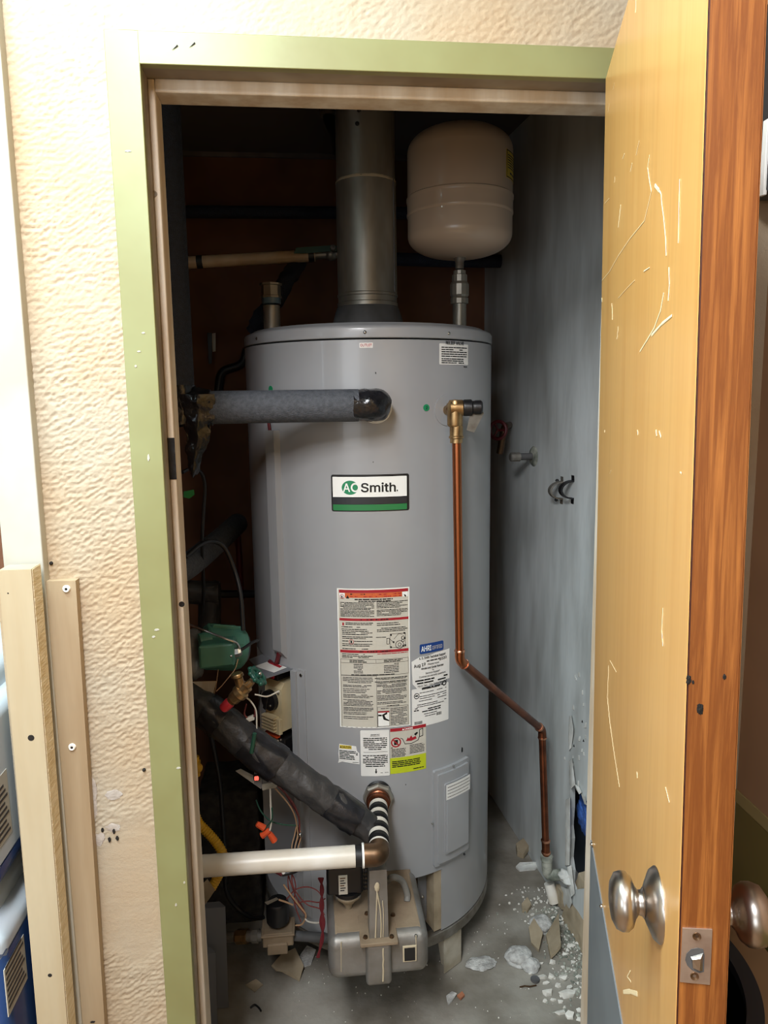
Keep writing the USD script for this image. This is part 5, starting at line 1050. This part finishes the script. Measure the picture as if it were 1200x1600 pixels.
# peeling paint round the hole
FL = [[(889, 1119), (893, 1118), (896, 1140), (893, 1168), (889, 1172), (888, 1150)], [(889, 1190), (894, 1186), (897, 1210), (899, 1226), (893, 1232), (889, 1222)], [(898, 1225), (904, 1228), (909, 1238), (905, 1241), (900, 1234)], [(908, 1240), (914, 1244), (917, 1258), (913, 1256)], [(884, 1250), (891, 1246), (892, 1320), (890, 1352), (883, 1352)], [(886, 1355), (893, 1352), (898, 1396), (892, 1402), (886, 1384)], [(876, 1384), (890, 1390), (894, 1410), (886, 1430), (878, 1404)]]
for k, poly in enumerate(FL):
    pts = [rwall(x, y, .003+.004*((i+k) % 3)) for i, (x, y) in enumerate(poly)]
    q = [rwall(x, y, .0) for x, y in poly]
    wr.part('paint_flake', rough(hull(pts+q).subdivide().subdivide(), .0015, 80, k), M['peel'], smooth=30)
for k in range(16):
    x, y = rng.uniform(880, 917), rng.uniform(1050, 1225); c = rwall(x, y, .001); s = rng.uniform(.002, .006)
    wr.part('paint_flake', rough(frame_to(prism(Polygon([(-s, -s*2), (s, -s*1.4), (s*.7, s*2), (-s*.6, s*1.5)]), .0015), c, wn3+np.array([rng.uniform(-.2, .2), 0, rng.uniform(-.1, .2)]), (0, 0, 1)), .0004, 60), M['peel'], smooth=False)
for x, y in ((910, 1128), (912, 1158), (897, 1166)):
    wr.part('paint_pit', frame_to(prism(Polygon([(-.004, -.003), (.004, 0), (0, .006)]), .0012), rwall(x, y, .0), wn3), M['hole_dark'], smooth=False)
# what shows through the hole
kk = np.array([rn[0], rn[1], 0])
bsd = Thing('dark_metal_duct', 'dark blue-grey metal sheet seen through the hole in the right wall', 'sheet metal', base=rwall(905, 1380)+kk*.12)
o = rwall(903, 1385, -.062); bsd.part('sheet', obox(o-u3*.32+np.array([0, 0, .045]), u3*.62, kk*.01, np.array([0, 0, .6]), .002), mat('dark_blue_metal', (44, 52, 62), (26, 32, 38), rough=.35, metal=.3, scale=9), smooth=False)
bag = Thing('blue_plastic_bag', 'crumpled blue plastic bag seen through the hole in the right wall', 'bag', base=rwall(910, 1300, -.045))
bag.part('bag', blob(rwall(914, 1276, -.042), (.014, .05, .055), .45, 4, 4, 2.6), mat('blue_bag', (64, 100, 170), (36, 60, 116), rough=.3, scale=16))
ft = Thing('concrete_footing', 'broken tan concrete footing under the hole at the right wall', 'concrete', base=rwall(908, 1450, .0)*np.array([1, 1, 0]))
fo = rwall(902, 1392, .0); fo[2] = 0
ft.part('footing', rough(hull([fo+u3*-.28+kk*-.035, fo+u3*.06+kk*-.02, fo+u3*.06+kk*.14, fo+u3*-.28+kk*.14, fo+u3*-.28+kk*.03+(0, 0, .13), fo+u3*.05+kk*.03+(0, 0, .15), fo+u3*-.28+kk*.14+(0, 0, .13), fo+u3*.05+kk*.14+(0, 0, .16)]).subdivide_to_size(.015), .006, 26, 6), M['card'])
# ================================================================ rubble on the floor
def on_floor(x, y): return atz(x, y, 0.0)
def lump(name, label, cat, x, y, s, m_, seed, amp=.24, sub=4, dz=.45):
    c = on_floor(x, y); t = Thing(name, label, cat, base=c); t.part('lump', blob(c+np.array([0, 0, s[2]*dz]), s, amp, seed, sub), M[m_]); return t
lump('lint_clump', 'fluffy pale grey lint clump, largest on the floor right of the heater', 'lint', 811, 1500, (.040, .036, .024), 'lint', 3)
lump('lint_clump', 'smaller half of the pale lint clump beside the largest', 'lint', 829, 1512, (.028, .024, .018), 'lint', 5)
lump('lint_clump', 'rounded grey lint lump against the rubble by the right wall', 'lint', 846, 1450, (.035, .03, .026), 'lint', 8)
lump('lint_clump', 'flat purplish grey lint patch near the heater leg', 'lint', 752, 1507, (.040, .024, .006), 'lint', 11, .5)
def shard(name, label, cat, px, m_, up, thick=.004, group=None, seed=0):
    """A broken flat piece: outline in pixels of the floor, raised by up (per corner) metres."""
    t = [on_floor(*q) for q in px]; c = np.mean(t, 0); o = Thing(name, label, cat, group, base=c)
    v = [p+np.array([0, 0, u]) for p, u in zip(t, up)]+[p+np.array([0, 0, u+thick]) for p, u in zip(t, up)]
    n = len(t); f = [(i, (i+1) % n, n+(i+1) % n) for i in range(n)]+[(i, n+(i+1) % n, n+i) for i in range(n)]+[(0, n-1-i, n-2-i) for i in range(n-2)]+[(n, n+i+1, n+i+2) for i in range(n-2)]
    m = trimesh.Trimesh(v, f, process=True); m.fix_normals(); m = m.subdivide().subdivide(); o.part('piece', rough(m, .0012, 70, seed), M[m_], smooth=30); return o
shard('card_scrap', 'curled tan torn cardboard scrap on the floor left of the burner', 'cardboard', [(424, 1514), (440, 1507), (462, 1504), (475, 1520), (468, 1534), (455, 1526), (432, 1520)], 'card', (.008, .03, .045, .02, .0, .012, .004), .003)
shard('paper_scrap', 'small pale folded paper scrap on the floor left of the burner', 'paper', [(383, 1540), (400, 1534), (411, 1540), (398, 1551)], 'card', (0, .008, .002, 0), .002)
shard('foil_scrap', 'crumpled pale plastic scrap under the burner edge', 'scrap', [(463, 1502), (480, 1488), (494, 1492), (486, 1508), (474, 1512)], 'lint', (0, .02, .015, .0, .0), .003)
ck = Thing('black_curl', 'small black curled strip on the floor near the jamb', 'scrap', base=on_floor(400, 1575)); ck.part('strip', tube(spline([on_floor(391, 1576)+(0, 0, .002), on_floor(398, 1573)+(0, 0, .006), on_floor(405, 1577)+(0, 0, .004), on_floor(408, 1581)+(0, 0, .002)], 4), .0025, 6), M['black_rubber'])
shard('wall_fragment', 'upright tan plaster fragment leaning by the right wall', 'plaster', [(853, 1466), (872, 1455), (876, 1496), (860, 1500)], 'card', (.0, .05, .03, 0), .012, seed=2)
shard('wall_fragment', 'tan angular plaster fragment left of the upright one', 'plaster', [(826, 1458), (834, 1452), (848, 1470), (842, 1488), (830, 1476)], 'card', (.012, .03, .02, 0, 0), .008, seed=4)
shard('wall_fragment', 'pale chunk of plaster beside the wall in the shade', 'plaster', [(806, 1326), (822, 1322), (828, 1334), (818, 1342), (808, 1338)], 'card', (0, .02, .02, 0, 0), .02, seed=6)
shard('wall_fragment', 'broken pale plaster chunk above the rounded lint lump', 'plaster', [(815, 1416), (824, 1411), (830, 1420), (824, 1427), (816, 1426)], 'card', (0, .012, .008, 0, 0), .01, seed=7)
shard('wall_fragment', 'long whitish plaster strip fallen below the copper elbow', 'plaster', [(806, 1356), (812, 1352), (838, 1354), (846, 1352), (836, 1360), (812, 1362)], 'peel', (0, .006, .012, .006, 0, 0), .006, seed=9)
shard('brick_fragment', 'reddish brown crumb on the floor right of the burner', 'brick', [(714, 1558), (722, 1553), (726, 1558), (720, 1563)], 'brick_bit', (0, .003, .002, 0), .006, seed=3)
shard('lint_scrap', 'pale lint scrap beside the reddish crumb', 'lint', [(697, 1558), (706, 1552), (714, 1556), (706, 1566), (700, 1572)], 'lint', (0, .003, .004, 0, 0), .004, seed=5)
cw = Thing('round_washer', 'dark round washer lying flat among the plaster chips', 'washer', base=on_floor(836, 1532)); cw.part('disc', turned([(0, .004), (.004, .0035), (.009, .003), (.012, .0045), (.0128, .003), (.0128, 0), (0, 0)][::-1], on_floor(836, 1532)+(0, 0, .002), (0, 0, 1), 28), M['drum_in'])
tg = Thing('dark_twig', 'thin dark twig on the floor below the round washer', 'twig', base=on_floor(825, 1543)); tg.part('twig', tube([on_floor(x, y)+(0, 0, .003) for x, y in ((812, 1544), (820, 1542), (828, 1543), (838, 1541))], .002, 6), M['bronze'])
chips = [(848, 1528, 10), (862, 1528, 12), (880, 1530, 14), (853, 1537, 7), (872, 1541, 9), (856, 1554, 14), (888, 1556, 18), (890, 1545, 9), (864, 1505, 10), (884, 1492, 8), (896, 1505, 9), (880, 1512, 7), (905, 1528, 9), (899, 1548, 8), (852, 1565, 7), (864, 1563, 6), (876, 1566, 8), (890, 1590, 14), (906, 1594, 8), (846, 1506, 6), (828, 1522, 6), (875, 1584, 10), (804, 1422, 6), (832, 1430, 8), (905, 1475, 9), (897, 1462, 8), (885, 1470, 7), (893, 1480, 9), (910, 1560, 9), (905, 1580, 8), (870, 1420, 6), (858, 1408, 7), (864, 1436, 8), (876, 1444, 8)]
CHIP = {(888, 1556, 0)[:2]: 'largest white plaster chip, a long slab beside the door side of the rubble', (880, 1530): 'thick white plaster chip second right of the round washer', (862, 1528): 'white plaster chip next right of the round washer, between two others',
        (848, 1528): 'white plaster chip touching the right side of the round washer', (856, 1554): 'blocky white plaster chip below the end of the dark twig', (890, 1590): 'white plaster chip at the bottom edge of the photo by the door', (875, 1584): 'white plaster chip left of the one at the bottom edge'}
for k, (x, y, s) in enumerate(chips):
    c = on_floor(x, y); r = s*.62/F_PX*1.9; t = Thing('plaster_chip', CHIP.get((x, y), 'small broken white plaster chip in the rubble along the foot of the right wall'), 'plaster chip', 'plaster chips by the right wall', base=c)
    a_ = rng.uniform(0, 3); pts = [c+np.array([r*rng.uniform(.6, 1.1)*math.cos(q+a_)*(1.5 if k % 3 == 0 else 1), r*rng.uniform(.6, 1.1)*math.sin(q+a_)*.7, h]) for q in np.linspace(0, 6.28, 6)[:-1] for h in (.0, r*rng.uniform(.4, .9))]
    t.part('chip', rough(hull(pts).subdivide(), .0008, 90, k), M['chip'], smooth=20)
cr = []
for k in range(620):
    if k < 420: d = abs(nrg.normal(0, .055)); Y_ = nrg.uniform(1.30, 2.1); X_ = RW_A+RW_B*Y_-.02-d-.10*max(0, 1.75-Y_)
    else: X_, Y_ = nrg.uniform(-.1, .62), nrg.uniform(1.45, 2.0)
    r = nrg.uniform(.0015, .0055) if k < 420 else nrg.uniform(.0008, .0026)
    m = trimesh.creation.icosphere(0, 1.0); m.vertices = m.vertices*nrg.uniform(.5, 1.2, 3)*r; m.apply_transform(trimesh.transformations.rotation_matrix(nrg.uniform(0, 6), nrg.normal(size=3))); m.apply_translation((X_, Y_, r*.45)); cr.append(m)
single('plaster_crumbs', cat_(cr), M['chip'], 'scatter of tiny white plaster crumbs over the concrete floor', 'plaster crumbs', smooth=False, kind='stuff')
dm = []
for k in range(900):
    d = abs(nrg.normal(0, .05)); Y_ = nrg.uniform(1.3, 2.0); X_ = RW_A+RW_B*Y_-.02-d-.10*max(0, 1.75-Y_)
    r = nrg.uniform(.0015, .0065); m = trimesh.creation.icosphere(0, 1.0); m.vertices = m.vertices*nrg.uniform(.4, 1.2, 3)*r; m.apply_translation((X_, Y_, r*.3)); dm.append(m)
single('mortar_grit', cat_(dm), M['corroded'], 'grey mortar grit heaped along the foot of the right wall', 'mortar grit', smooth=False, kind='stuff')

# ================================================================ the door
dn = Thing('door_1', kind='structure', label='open varnished wooden door with scratched yellow face and orange-brown edge', base=(.48, 1.13, 0))
M['veneer'] = wood('door_veneer', (208, 153, 84), (220, 170, 100), (190, 136, 72), rough=.3, ring=22, coat=.25, stretch=(1, 1, .05))
M['door_edge'] = wood('door_edge_fir', (160, 98, 42), (116, 64, 26), (178, 114, 54), rough=.34, ring=150, coat=.2, stretch=(1, 1, .02))
M['door_core'] = mat('door_glue_line', (70, 34, 20), rough=.6)
M['brushed'] = mat('brushed_nickel', (176, 170, 164), rough=.3, metal=1.0)
M['brushed_dark'] = mat('worn_nickel_plate', (196, 180, 166), (170, 150, 136), rough=.42, metal=.8, scale=40)
M['kick'] = mat('kick_plate_paint', (120, 128, 134), (112, 120, 126), rough=.45, scale=9)
M['scratch'] = mat('pale_scratch', (240, 220, 176), rough=.7)
Ht, Hb = at(946.5, 123, 1.13), at(918.5, 1600, 1.13)
Nt = at(1105, 0, .53); _n = np.cross(Nt-Ht, Hb-Ht); Nb = atp(1055, 1600, Ht, _n)
def ext(a, b, z): return a+(b-a)*((z-a[2])/(b[2]-a[2]))
ZD0, ZD1 = .03, 2.119
H1, H0, N1, N0 = ext(Ht, Hb, ZD1), ext(Ht, Hb, ZD0), ext(Nt, Nb, ZD1), ext(Nt, Nb, ZD0)
dd = unit((N1+N0-H1-H0)*np.array([1, 1, 0])); pr_ = np.array([-dd[1], dd[0], 0]); pr_ = pr_ if pr_[0] > 0 else -pr_
TH = .0405
v1_ = .0007
def dpt(p, off): return p+pr_*off
dn.part('core', hull([dpt(p, o) for p in (H1, H0, N1, N0) for o in (v1_+.0016, TH-.0010)]), M['door_edge'], smooth=False, label='orange-brown door edge')
dn.part('glue_line', hull([dpt(p, o)-dd*.0012 for p in (H1, H0, N1, N0) for o in (v1_-.0002, TH-.0006)]), M['door_core'], smooth=False)
dn.part('face_veneer', hull([dpt(p, o) for p in (H1, H0, N1, N0) for o in (0, v1_)]), M['veneer'], smooth=False, label='yellow varnished scratched face')
dn.part('outer_veneer', hull([dpt(p, o) for p in (H1, H0, N1, N0) for o in (TH-.0007, TH)]), M['door_edge'], smooth=False)
fn = np.cross(N1-H1, H0-H1); fn = unit(fn); fn = fn if fn[0] < 0 else -fn
def dface(x, y, off=0.0): return atp(x, y, H1+fn*off, fn)
en = np.cross(dpt(N1, .04)-N1, N0-N1); en = unit(en); en = en if en[1] < 0 else -en
def dedge(x, y, off=0.0): return atp(x, y, N1+en*off, en)
# kick plate: below the screwed line, over the lower face
kz = dface(925, 1316)[2]
K = [ext(H1, H0, kz), ext(H1, H0, ZD0+.02), ext(N1, N0, ZD0+.02), ext(N1, N0, kz)]
K = [K[0]+dd*.004, K[1]+dd*.004, K[2]-dd*.004, K[3]-dd*.004]
kp = dn.part('kick_plate', hull([p+fn*o for p in K for o in (0, .0018)]), M['kick'], smooth=False, label='blue-grey painted kick plate')
for x, y in ((925, 1319), (940, 1416)): dn.part('plate_screw', ball(dface(x, y, .0018), .0035, 1), M['screw'], under=kp)
# knobs, latch
rc_ = dface(1028, 1413)
kn = dn.part('rose', frame_to(lathe([(0, 0), (.0335, 0), (.0335, .0015), (.030, .006), (.019, .011), (.014, .013), (0, .013)], 40), rc_, fn), M['brushed'], smooth=60)
dn.part('knob', frame_to(lathe([(0, .008), (.0125, .008), (.0115, .0125), (.0135, .0138), (.0115, .0152), (.011, .0185), (.015, .0215), (.0225, .0245), (.0262, .029), (.0265, .034), (.0245, .0395), (.017, .0435), (.007, .0450), (0, .0452)], 40), rc_, fn), M['brushed'], smooth=60)
ro = dpt(rc_, TH)-np.array([0, 0, 0])
dn.part('rose', frame_to(lathe([(0, 0), (.0335, 0), (.0335, .0015), (.030, .006), (.019, .011), (.014, .013), (0, .013)], 40), ro, -fn), M['brushed'], smooth=60)
dn.part('knob', frame_to(lathe([(0, .008), (.0125, .008), (.0115, .0125), (.0135, .0138), (.0115, .0152), (.011, .0185), (.015, .0215), (.0225, .0245), (.0262, .029), (.0265, .034), (.0245, .0395), (.017, .0435), (.007, .0450), (0, .0452)], 40).apply_transform(np.diag([1.05, 1.05, 1.3, 1])), ro, -fn), M['brushed'], smooth=60)
lpx = [(1066, 1449), (1112.5, 1451), (1108.5, 1537), (1062, 1532.5)]
lq = [dedge(*q) for q in lpx]
la = dn.part('latch_plate', hull([p+en*o for p in lq for o in (0, .0014)]), M['brushed_dark'], smooth=False)
dpts = [(1070, 1498), (1072, 1488), (1079, 1481), (1090, 1479), (1098, 1481), (1100, 1490), (1099, 1516), (1092, 1518), (1080, 1513), (1073, 1506)]
dn.part('latch_opening', hull([dedge(*q)+en*o for q in dpts for o in (.001, .0018)]), M['drum_in'], smooth=False, under=la)
dn.part('latch_bolt', hull([dedge(*q)+en*o for q, o in (((1078, 1492), .002), ((1098, 1486), .002), ((1097, 1514), .002), ((1082, 1510), .002), ((1080, 1494), .0045), ((1092, 1490), .006), ((1091, 1510), .005))]), M['brushed'], smooth=False, under=la)
for x, y in ((1088, 1461), (1084.5, 1523)): dn.part('latch_screw', frame_to(lathe([(0, .0014), (.0035, .0014), (.0034, .0022), (.001, .0012), (0, .0012)], 16), dedge(x, y), en), M['bronze'], under=la)
# scratches and dings
def scr(pts, w, ins=0):
    p = [dface(x, y, .00025) for x, y in pts]; out = []
    for a, b in zip(p[:-1], p[1:]):
        d = unit(b-a); s = np.cross(fn, d)*w; out.append(hull([a+s*.8, a-s*.8, b+s, b-s, a+s*.5+fn*.0003, a-s*.5+fn*.0003, b+s*.5+fn*.0003, b-s*.5+fn*.0003]))
    return out
S = []
for pts, w in (([(1015, 242), (1012, 262), (1015, 284), (1018, 299), (1013, 320), (1007, 345), (985, 372), (966, 400), (952, 425), (941, 438)], .0007), ([(1024, 288), (1033, 303), (1034, 318), (1037, 340), (1040, 372), (1041, 400)], .0012), ([(1023, 290), (1030, 298)], .0022), ([(1045, 418), (1046, 445), (1044, 470)], .0014), ([(1037, 458), (1032, 486), (1022, 513), (1010, 533), (1000, 549)], .0012), ([(1050, 493), (1034, 506), (1018, 524)], .0016), ([(1015, 418), (1006, 424)], .0008), ([(992, 438), (980, 450), (966, 466)], .0005), ([(956, 474), (957, 500)], .0005), ([(966, 510), (964, 530)], .0008), ([(1062, 280), (1061, 320), (1060, 380)], .0004), ([(999, 220), (994, 242)], .0006), ([(976, 240), (973, 248)], .0008), ([(988, 255), (985, 268)], .0008), ([(961, 276), (960, 285)], .0006), ([(960, 130), (958, 140)], .0005), ([(952, 162), (950, 175)], .0005), ([(970, 320), (966, 355)], .0012), ([(1025, 672), (1026, 682)], .0016), ([(1030, 674), (1033, 684)], .0014), ([(996, 672), (997, 680)], .0006), ([(945, 672), (945, 676)], .0006), ([(955, 735), (953, 740)], .0005), ([(1063, 738), (1065, 740)], .001), ([(953, 1032), (963, 1050)], .0005), ([(951, 1040), (949, 1090), (953, 1130), (960, 1180), (968, 1230)], .0005), ([(995, 1206), (996, 1216)], .0010), ([(1036, 950), (1034, 985), (1036, 1010)], .0005), ([(1040, 1230), (1046, 1254)], .0005), ([(985, 1517), (980, 1526), (986, 1534)], .0011), ([(974, 1550), (984, 1549), (996, 1553)], .0028), ([(994, 0), (993, 20)], .0006), ([(952, 310), (945, 318)], .0006), ([(940, 466), (941, 472)], .0014)): S += scr(pts, w)
dn.part('scratches', cat_(S), M['scratch'], smooth=False, kind='stuff', label='pale scratches and dings in the varnish')
for x, y, r, sd in ((1076, 1062, .0035, 1), (1094, 1108, .0042, 2), (1132, 1058, .002, 3), (1083, 1066, .0014, 4)):
    c = dedge(x, y, .0002); m = blob((0, 0, 0), (r*.55, r, .0004), .7, sd, 3, 2.2); dn.part('burn_mark', frame_to(m, c, en), M['ink_black'], smooth=False)
for z in (1.85, 1.05, .3):
    c = ext(H1, H0, z); c = dpt(c, TH+.004)-dd*.0; dn.part('hinge', rod(c+(0, 0, -.045), c+(0, 0, .045), .006, 14), M['brushed'])
# ================================================================ the room at the sides
XLE = at(3, 850, 1.13)[0]
YC = 1.128
cs = Thing('trim_2', kind='structure', label='smooth pale painted casing board at the left edge', base=(XLE, YC, 0))
xc1 = at(61, 800, YC)[0]
cs.part('board', bx((XLE, YC, 0), (xc1, YF+.002, CEIL), .002), M['casing'])
def plank(name, label, tl, tr2, bl2, br2, y, t, m_):
    A, B, C_, D = at(*tl, y), at(*tr2, y), at(*bl2, y), at(*br2, y)
    zb2 = .004; A2, B2 = C_+(A-C_)*((zb2-C_[2])/(A[2]-C_[2])), D+(B-D)*((zb2-D[2])/(B[2]-D[2]))
    th = Thing(name, label, 'wood board', base=(A2+B2)/2); th.part('board', hull([p+np.array([0, q, 0]) for p in (A, B, A2, B2) for q in (0, t)]), M[m_], smooth=False, label='painted face')
    return th, A, B, A2, B2
ph, A, B, A2, B2 = plank('wood_board', 'cream painted wood board leaning at the far left, taller of two', (-3, 891.5), (48.5, 889.5), (58, 1600), (105, 1600), 1.078, .036, 'cream_board')
ph.part('rough_side', hull([p+np.array([dx, q, 0]) for p in (B+(0, 0, -.001), B2) for dx in (0, .0008) for q in (.003, .035)]), M['rough_edge'], smooth=False, label='rough sawn edge')
for x, y, r in ((48.5, 1153, .0045), (78, 1524, .003), (12.5, 927, .001)): ph.part('nail_hole', frame_to(lathe([(0, .0002), (r, .0002), (r*1.1, 0), (0, 0)][::-1], 16), at(x, y, 1.0779), (0, -1, 0)), M['hole_dark'])
ph, A, B, A2, B2 = plank('wood_board', 'warm cream wood board with two white plugs flat on the stucco wall', (62, 908.5), (118, 907.5), (113, 1600), (163.5, 1600), 1.132, .0165, 'cream_board2')
for x, y in ((104, 920), (113, 1167)):
    c = at(x, y, 1.132); pg = ph.part('white_plug', frame_to(lathe([(0, -.004), (.0062, -.004), (.0062, .001), (.0045, .0035), (.0022, .003), (.0016, .001), (0, .001)], 20), c, (0, -1, 0)), M['white'], label='white plastic wall plug'); ph.part('plug_hole', frame_to(lathe([(0, .0012), (.0017, .0012), (.0017, .0032), (0, .0032)], 12), c, (0, -1, 0)), M['hole_dark'], under=pg)
ph.part('nail_hole', blob(at(145, 1597, 1.1315), (.004, .0006, .002), .6, 2, 2), M['hole_dark'])
for x, y in ((225, 1203), (80, 880)): wf.part('wall_pin', ball(at(x, y, YF-.002), .003, 1), M['hole_dark'])
for k, (x, y, sx, sz) in enumerate(((178, 1242, .013, .008), (146, 1234, .005, .02), (148, 1262, .004, .018), (154, 1310, .009, .013), (176, 1293, .012, .007))): wf.part('bare_patch', frame_to(blob((0, 0, 0), (sx, sz, .0009), .55, 30+k, 3, 1.8), at(x, y, YF-.0012), (0, -1, 0)), M['patch'])
for x, y in ((160, 1297), (178, 1299), (171, 1312), (183, 1310)): wf.part('wall_pit', frame_to(blob((0, 0, 0), (.0022, .0045, .0006), .7, x, 2), at(x, y, YF-.0024), (0, -1, 0)), M['hole_dark'])
# jugs beyond the casing
M['jug'] = mat('jug_plastic', (206, 218, 228), rough=.35, transmission_weight=.0)
M['jug_blue'] = mat('jug_blue_liquid', (52, 88, 150), (46, 78, 136), rough=.3, scale=4)
XJ = -.56
zj1 = atx(5, 1047, XJ)[2]; zm = atx(37, 1338, XJ)[2]; zl1 = atx(32, 1280, XJ)[2]
def jug(z0, z1, zl, label):
    j = Thing('liquid_jug', label, 'jug', 'stacked jugs of blue liquid', base=(XJ-.14, 1.39, z0))
    y0, y1 = 1.165, 1.62
    j.part('lower_body', rbox((XJ-.28, y0, z0), (XJ, y1, zl), .028), M['jug_blue'], label='blue filled lower part')
    j.part('upper_body', cat_([rbox((XJ-.28, y0, zl-.06), (XJ, y1, z1-.05), .028), rbox((XJ-.25, y0+.03, z1-.11), (XJ-.03, y1-.03, z1), .03)]), M['jug'], label='pale empty upper part')
    j.part('cap', turned([(0, 0), (.03, 0), (.03, .016), (0, .018)], (XJ-.07, y0+.1, z1-.004), (0, 0, 1), 24), M['white'])
    return j
j = jug(zm, zj1, zl1, 'pale jug with blue liquid on top of the stack at far left')
a_, b_ = atx(-6, 1220, XJ), atx(12, 1325, XJ)
zs = [atx(0, 1240, XJ)[2], atx(0, 1325, XJ)[2]]
yl0, yl1 = 1.165, atx(12, 1230, XJ)[1]
lb = j.part('label', bx((XJ-.001, yl0+.003, zs[1]), (XJ+.0008, yl1, zs[0]+.03)), M['paper_grey'], smooth=False)
for k in range(9): j.part('label_line', bx((XJ+.0006, yl0+.006, zs[1]+.008+k*.011), (XJ+.0013, yl1-.006-.006*(k % 3), zs[1]+.013+k*.011)), M['ink'], smooth=False, under=lb)
zk = 2*zm-zj1-.01
jug(.004, zk-.022, zk-.1, 'lowest jug of blue liquid at the bottom of the stack at far left')
j = jug(zk-.004, zm-.022, zm-.085, 'lower jug of blue liquid under the first at far left')
zs = [atx(36, 1460, XJ)[2], atx(20, 1575, XJ)[2]]; yl1 = atx(40, 1500, XJ)[1]
lb = j.part('label', bx((XJ-.001, 1.168, zs[1]), (XJ+.0008, yl1, zs[0])), M['paper_grey'], smooth=False)
for k in range(8): j.part('label_line', bx((XJ+.0006, 1.172, zs[1]+.012+k*.011), (XJ+.0013, yl1-.006-.006*(k % 3), zs[1]+.017+k*.011)), M['ink'], smooth=False, under=lb)
fl.part('passage_floor', bx((-2.3, YF, -.012), (CL-.06, YB, 0.0)), M['room_floor'], smooth=False)
wl = Thing('wall_passage', kind='structure', label='olive wall of the passage at far left'); wl.part('wainscot', bx((-2.3, 2.3, 0), (CL-.05, 2.34, 1.2)), M['olive'], smooth=False); wl.part('upper', bx((-2.3, 2.3, 1.2), (CL-.05, 2.34, CEIL)), M['room_wall'], smooth=False)
# right side wall of the room
XS = .768
ws = Thing('wall_room_right', kind='structure', label='brown room wall with olive lower part right of the door')
zr = .905
ws.part('plaster', bx((XS, -2.6, zr), (XS+.1, YF, CEIL)), M['room_wall'], smooth=False)
ws.part('wainscot', bx((XS, -2.6, 0), (XS+.1, YF, zr)), M['olive'], smooth=False)
ws.part('rail', bx((XS-.003, -2.6, zr-.022), (XS+.02, YF, zr+.002), .001), M['olive_rail'])
dc_ = Thing('dark_wall_cabinet', 'dark grey wall-hung cabinet sliver at the upper right edge', 'cabinet', base=(XS, 1.0, 1.9))
z_a, z_b = atx(1192, 315, XS-.03)[2], atx(1192, 35, XS-.03)[2]
dc_.part('body', bx((XS-.06, .55, z_a), (XS, 1.13, z_b), .004), M['ink_charcoal']); dc_.part('edge_strip', bx((XS-.064, atx(1196, 250, XS-.06)[1]-.006, atx(1195, 305, XS-.06)[2]), (XS-.058, atx(1196, 250, XS-.06)[1]+.006, atx(1195, 190, XS-.06)[2]), .001), M['white'])
bn = Thing('black_bin', 'black curved-front bin with a dark grey rim at the lower right edge', 'bin', base=(.56, .88, 0))
_h, _n2 = dpt(H0, TH+.012), dpt(N0, TH+.012); _d2 = unit((_n2-_h)*np.array([1, 1, 0]))
_pp = pr_[:2]
half = Polygon([tuple(_h[:2]-_d2[:2]*.3), tuple(_h[:2]+_d2[:2]*1.2), tuple(_h[:2]+_d2[:2]*1.2+_pp*1.0), tuple(_h[:2]-_d2[:2]*.3+_pp*1.0)])
foot = Point(.404, .906).buffer(.218, 48).intersection(half).intersection(sbox(0, 0, 2, 1.11)).buffer(-.01).buffer(.01)
def slab(poly, z0, z1):
    m = prism(poly, z1-z0); m.apply_translation((0, 0, z0)); return m
bn.part('shell', cat_([slab(foot.buffer(-.006).difference(foot.buffer(-.010)), .004, .79), slab(foot.buffer(-.007), .002, .006)]), M['black_plastic'], smooth=30)
bn.part('rim', slab(foot.difference(foot.buffer(-.022)), .785, .80), M['ink_charcoal'], smooth=30, label='dark grey rim')
bn.part('liner', slab(foot.buffer(-.011), .55, .552), M['black_rubber'], smooth=False)
cbx = Thing('tan_box', 'tan box sliver between the black bin and the olive wall', 'box', base=(XS-.06, .85, 0))
cbx.part('box', bx((XS-.115, .60, .002), (XS-.006, 1.10, .68), .004), M['room_floor'], smooth=False)
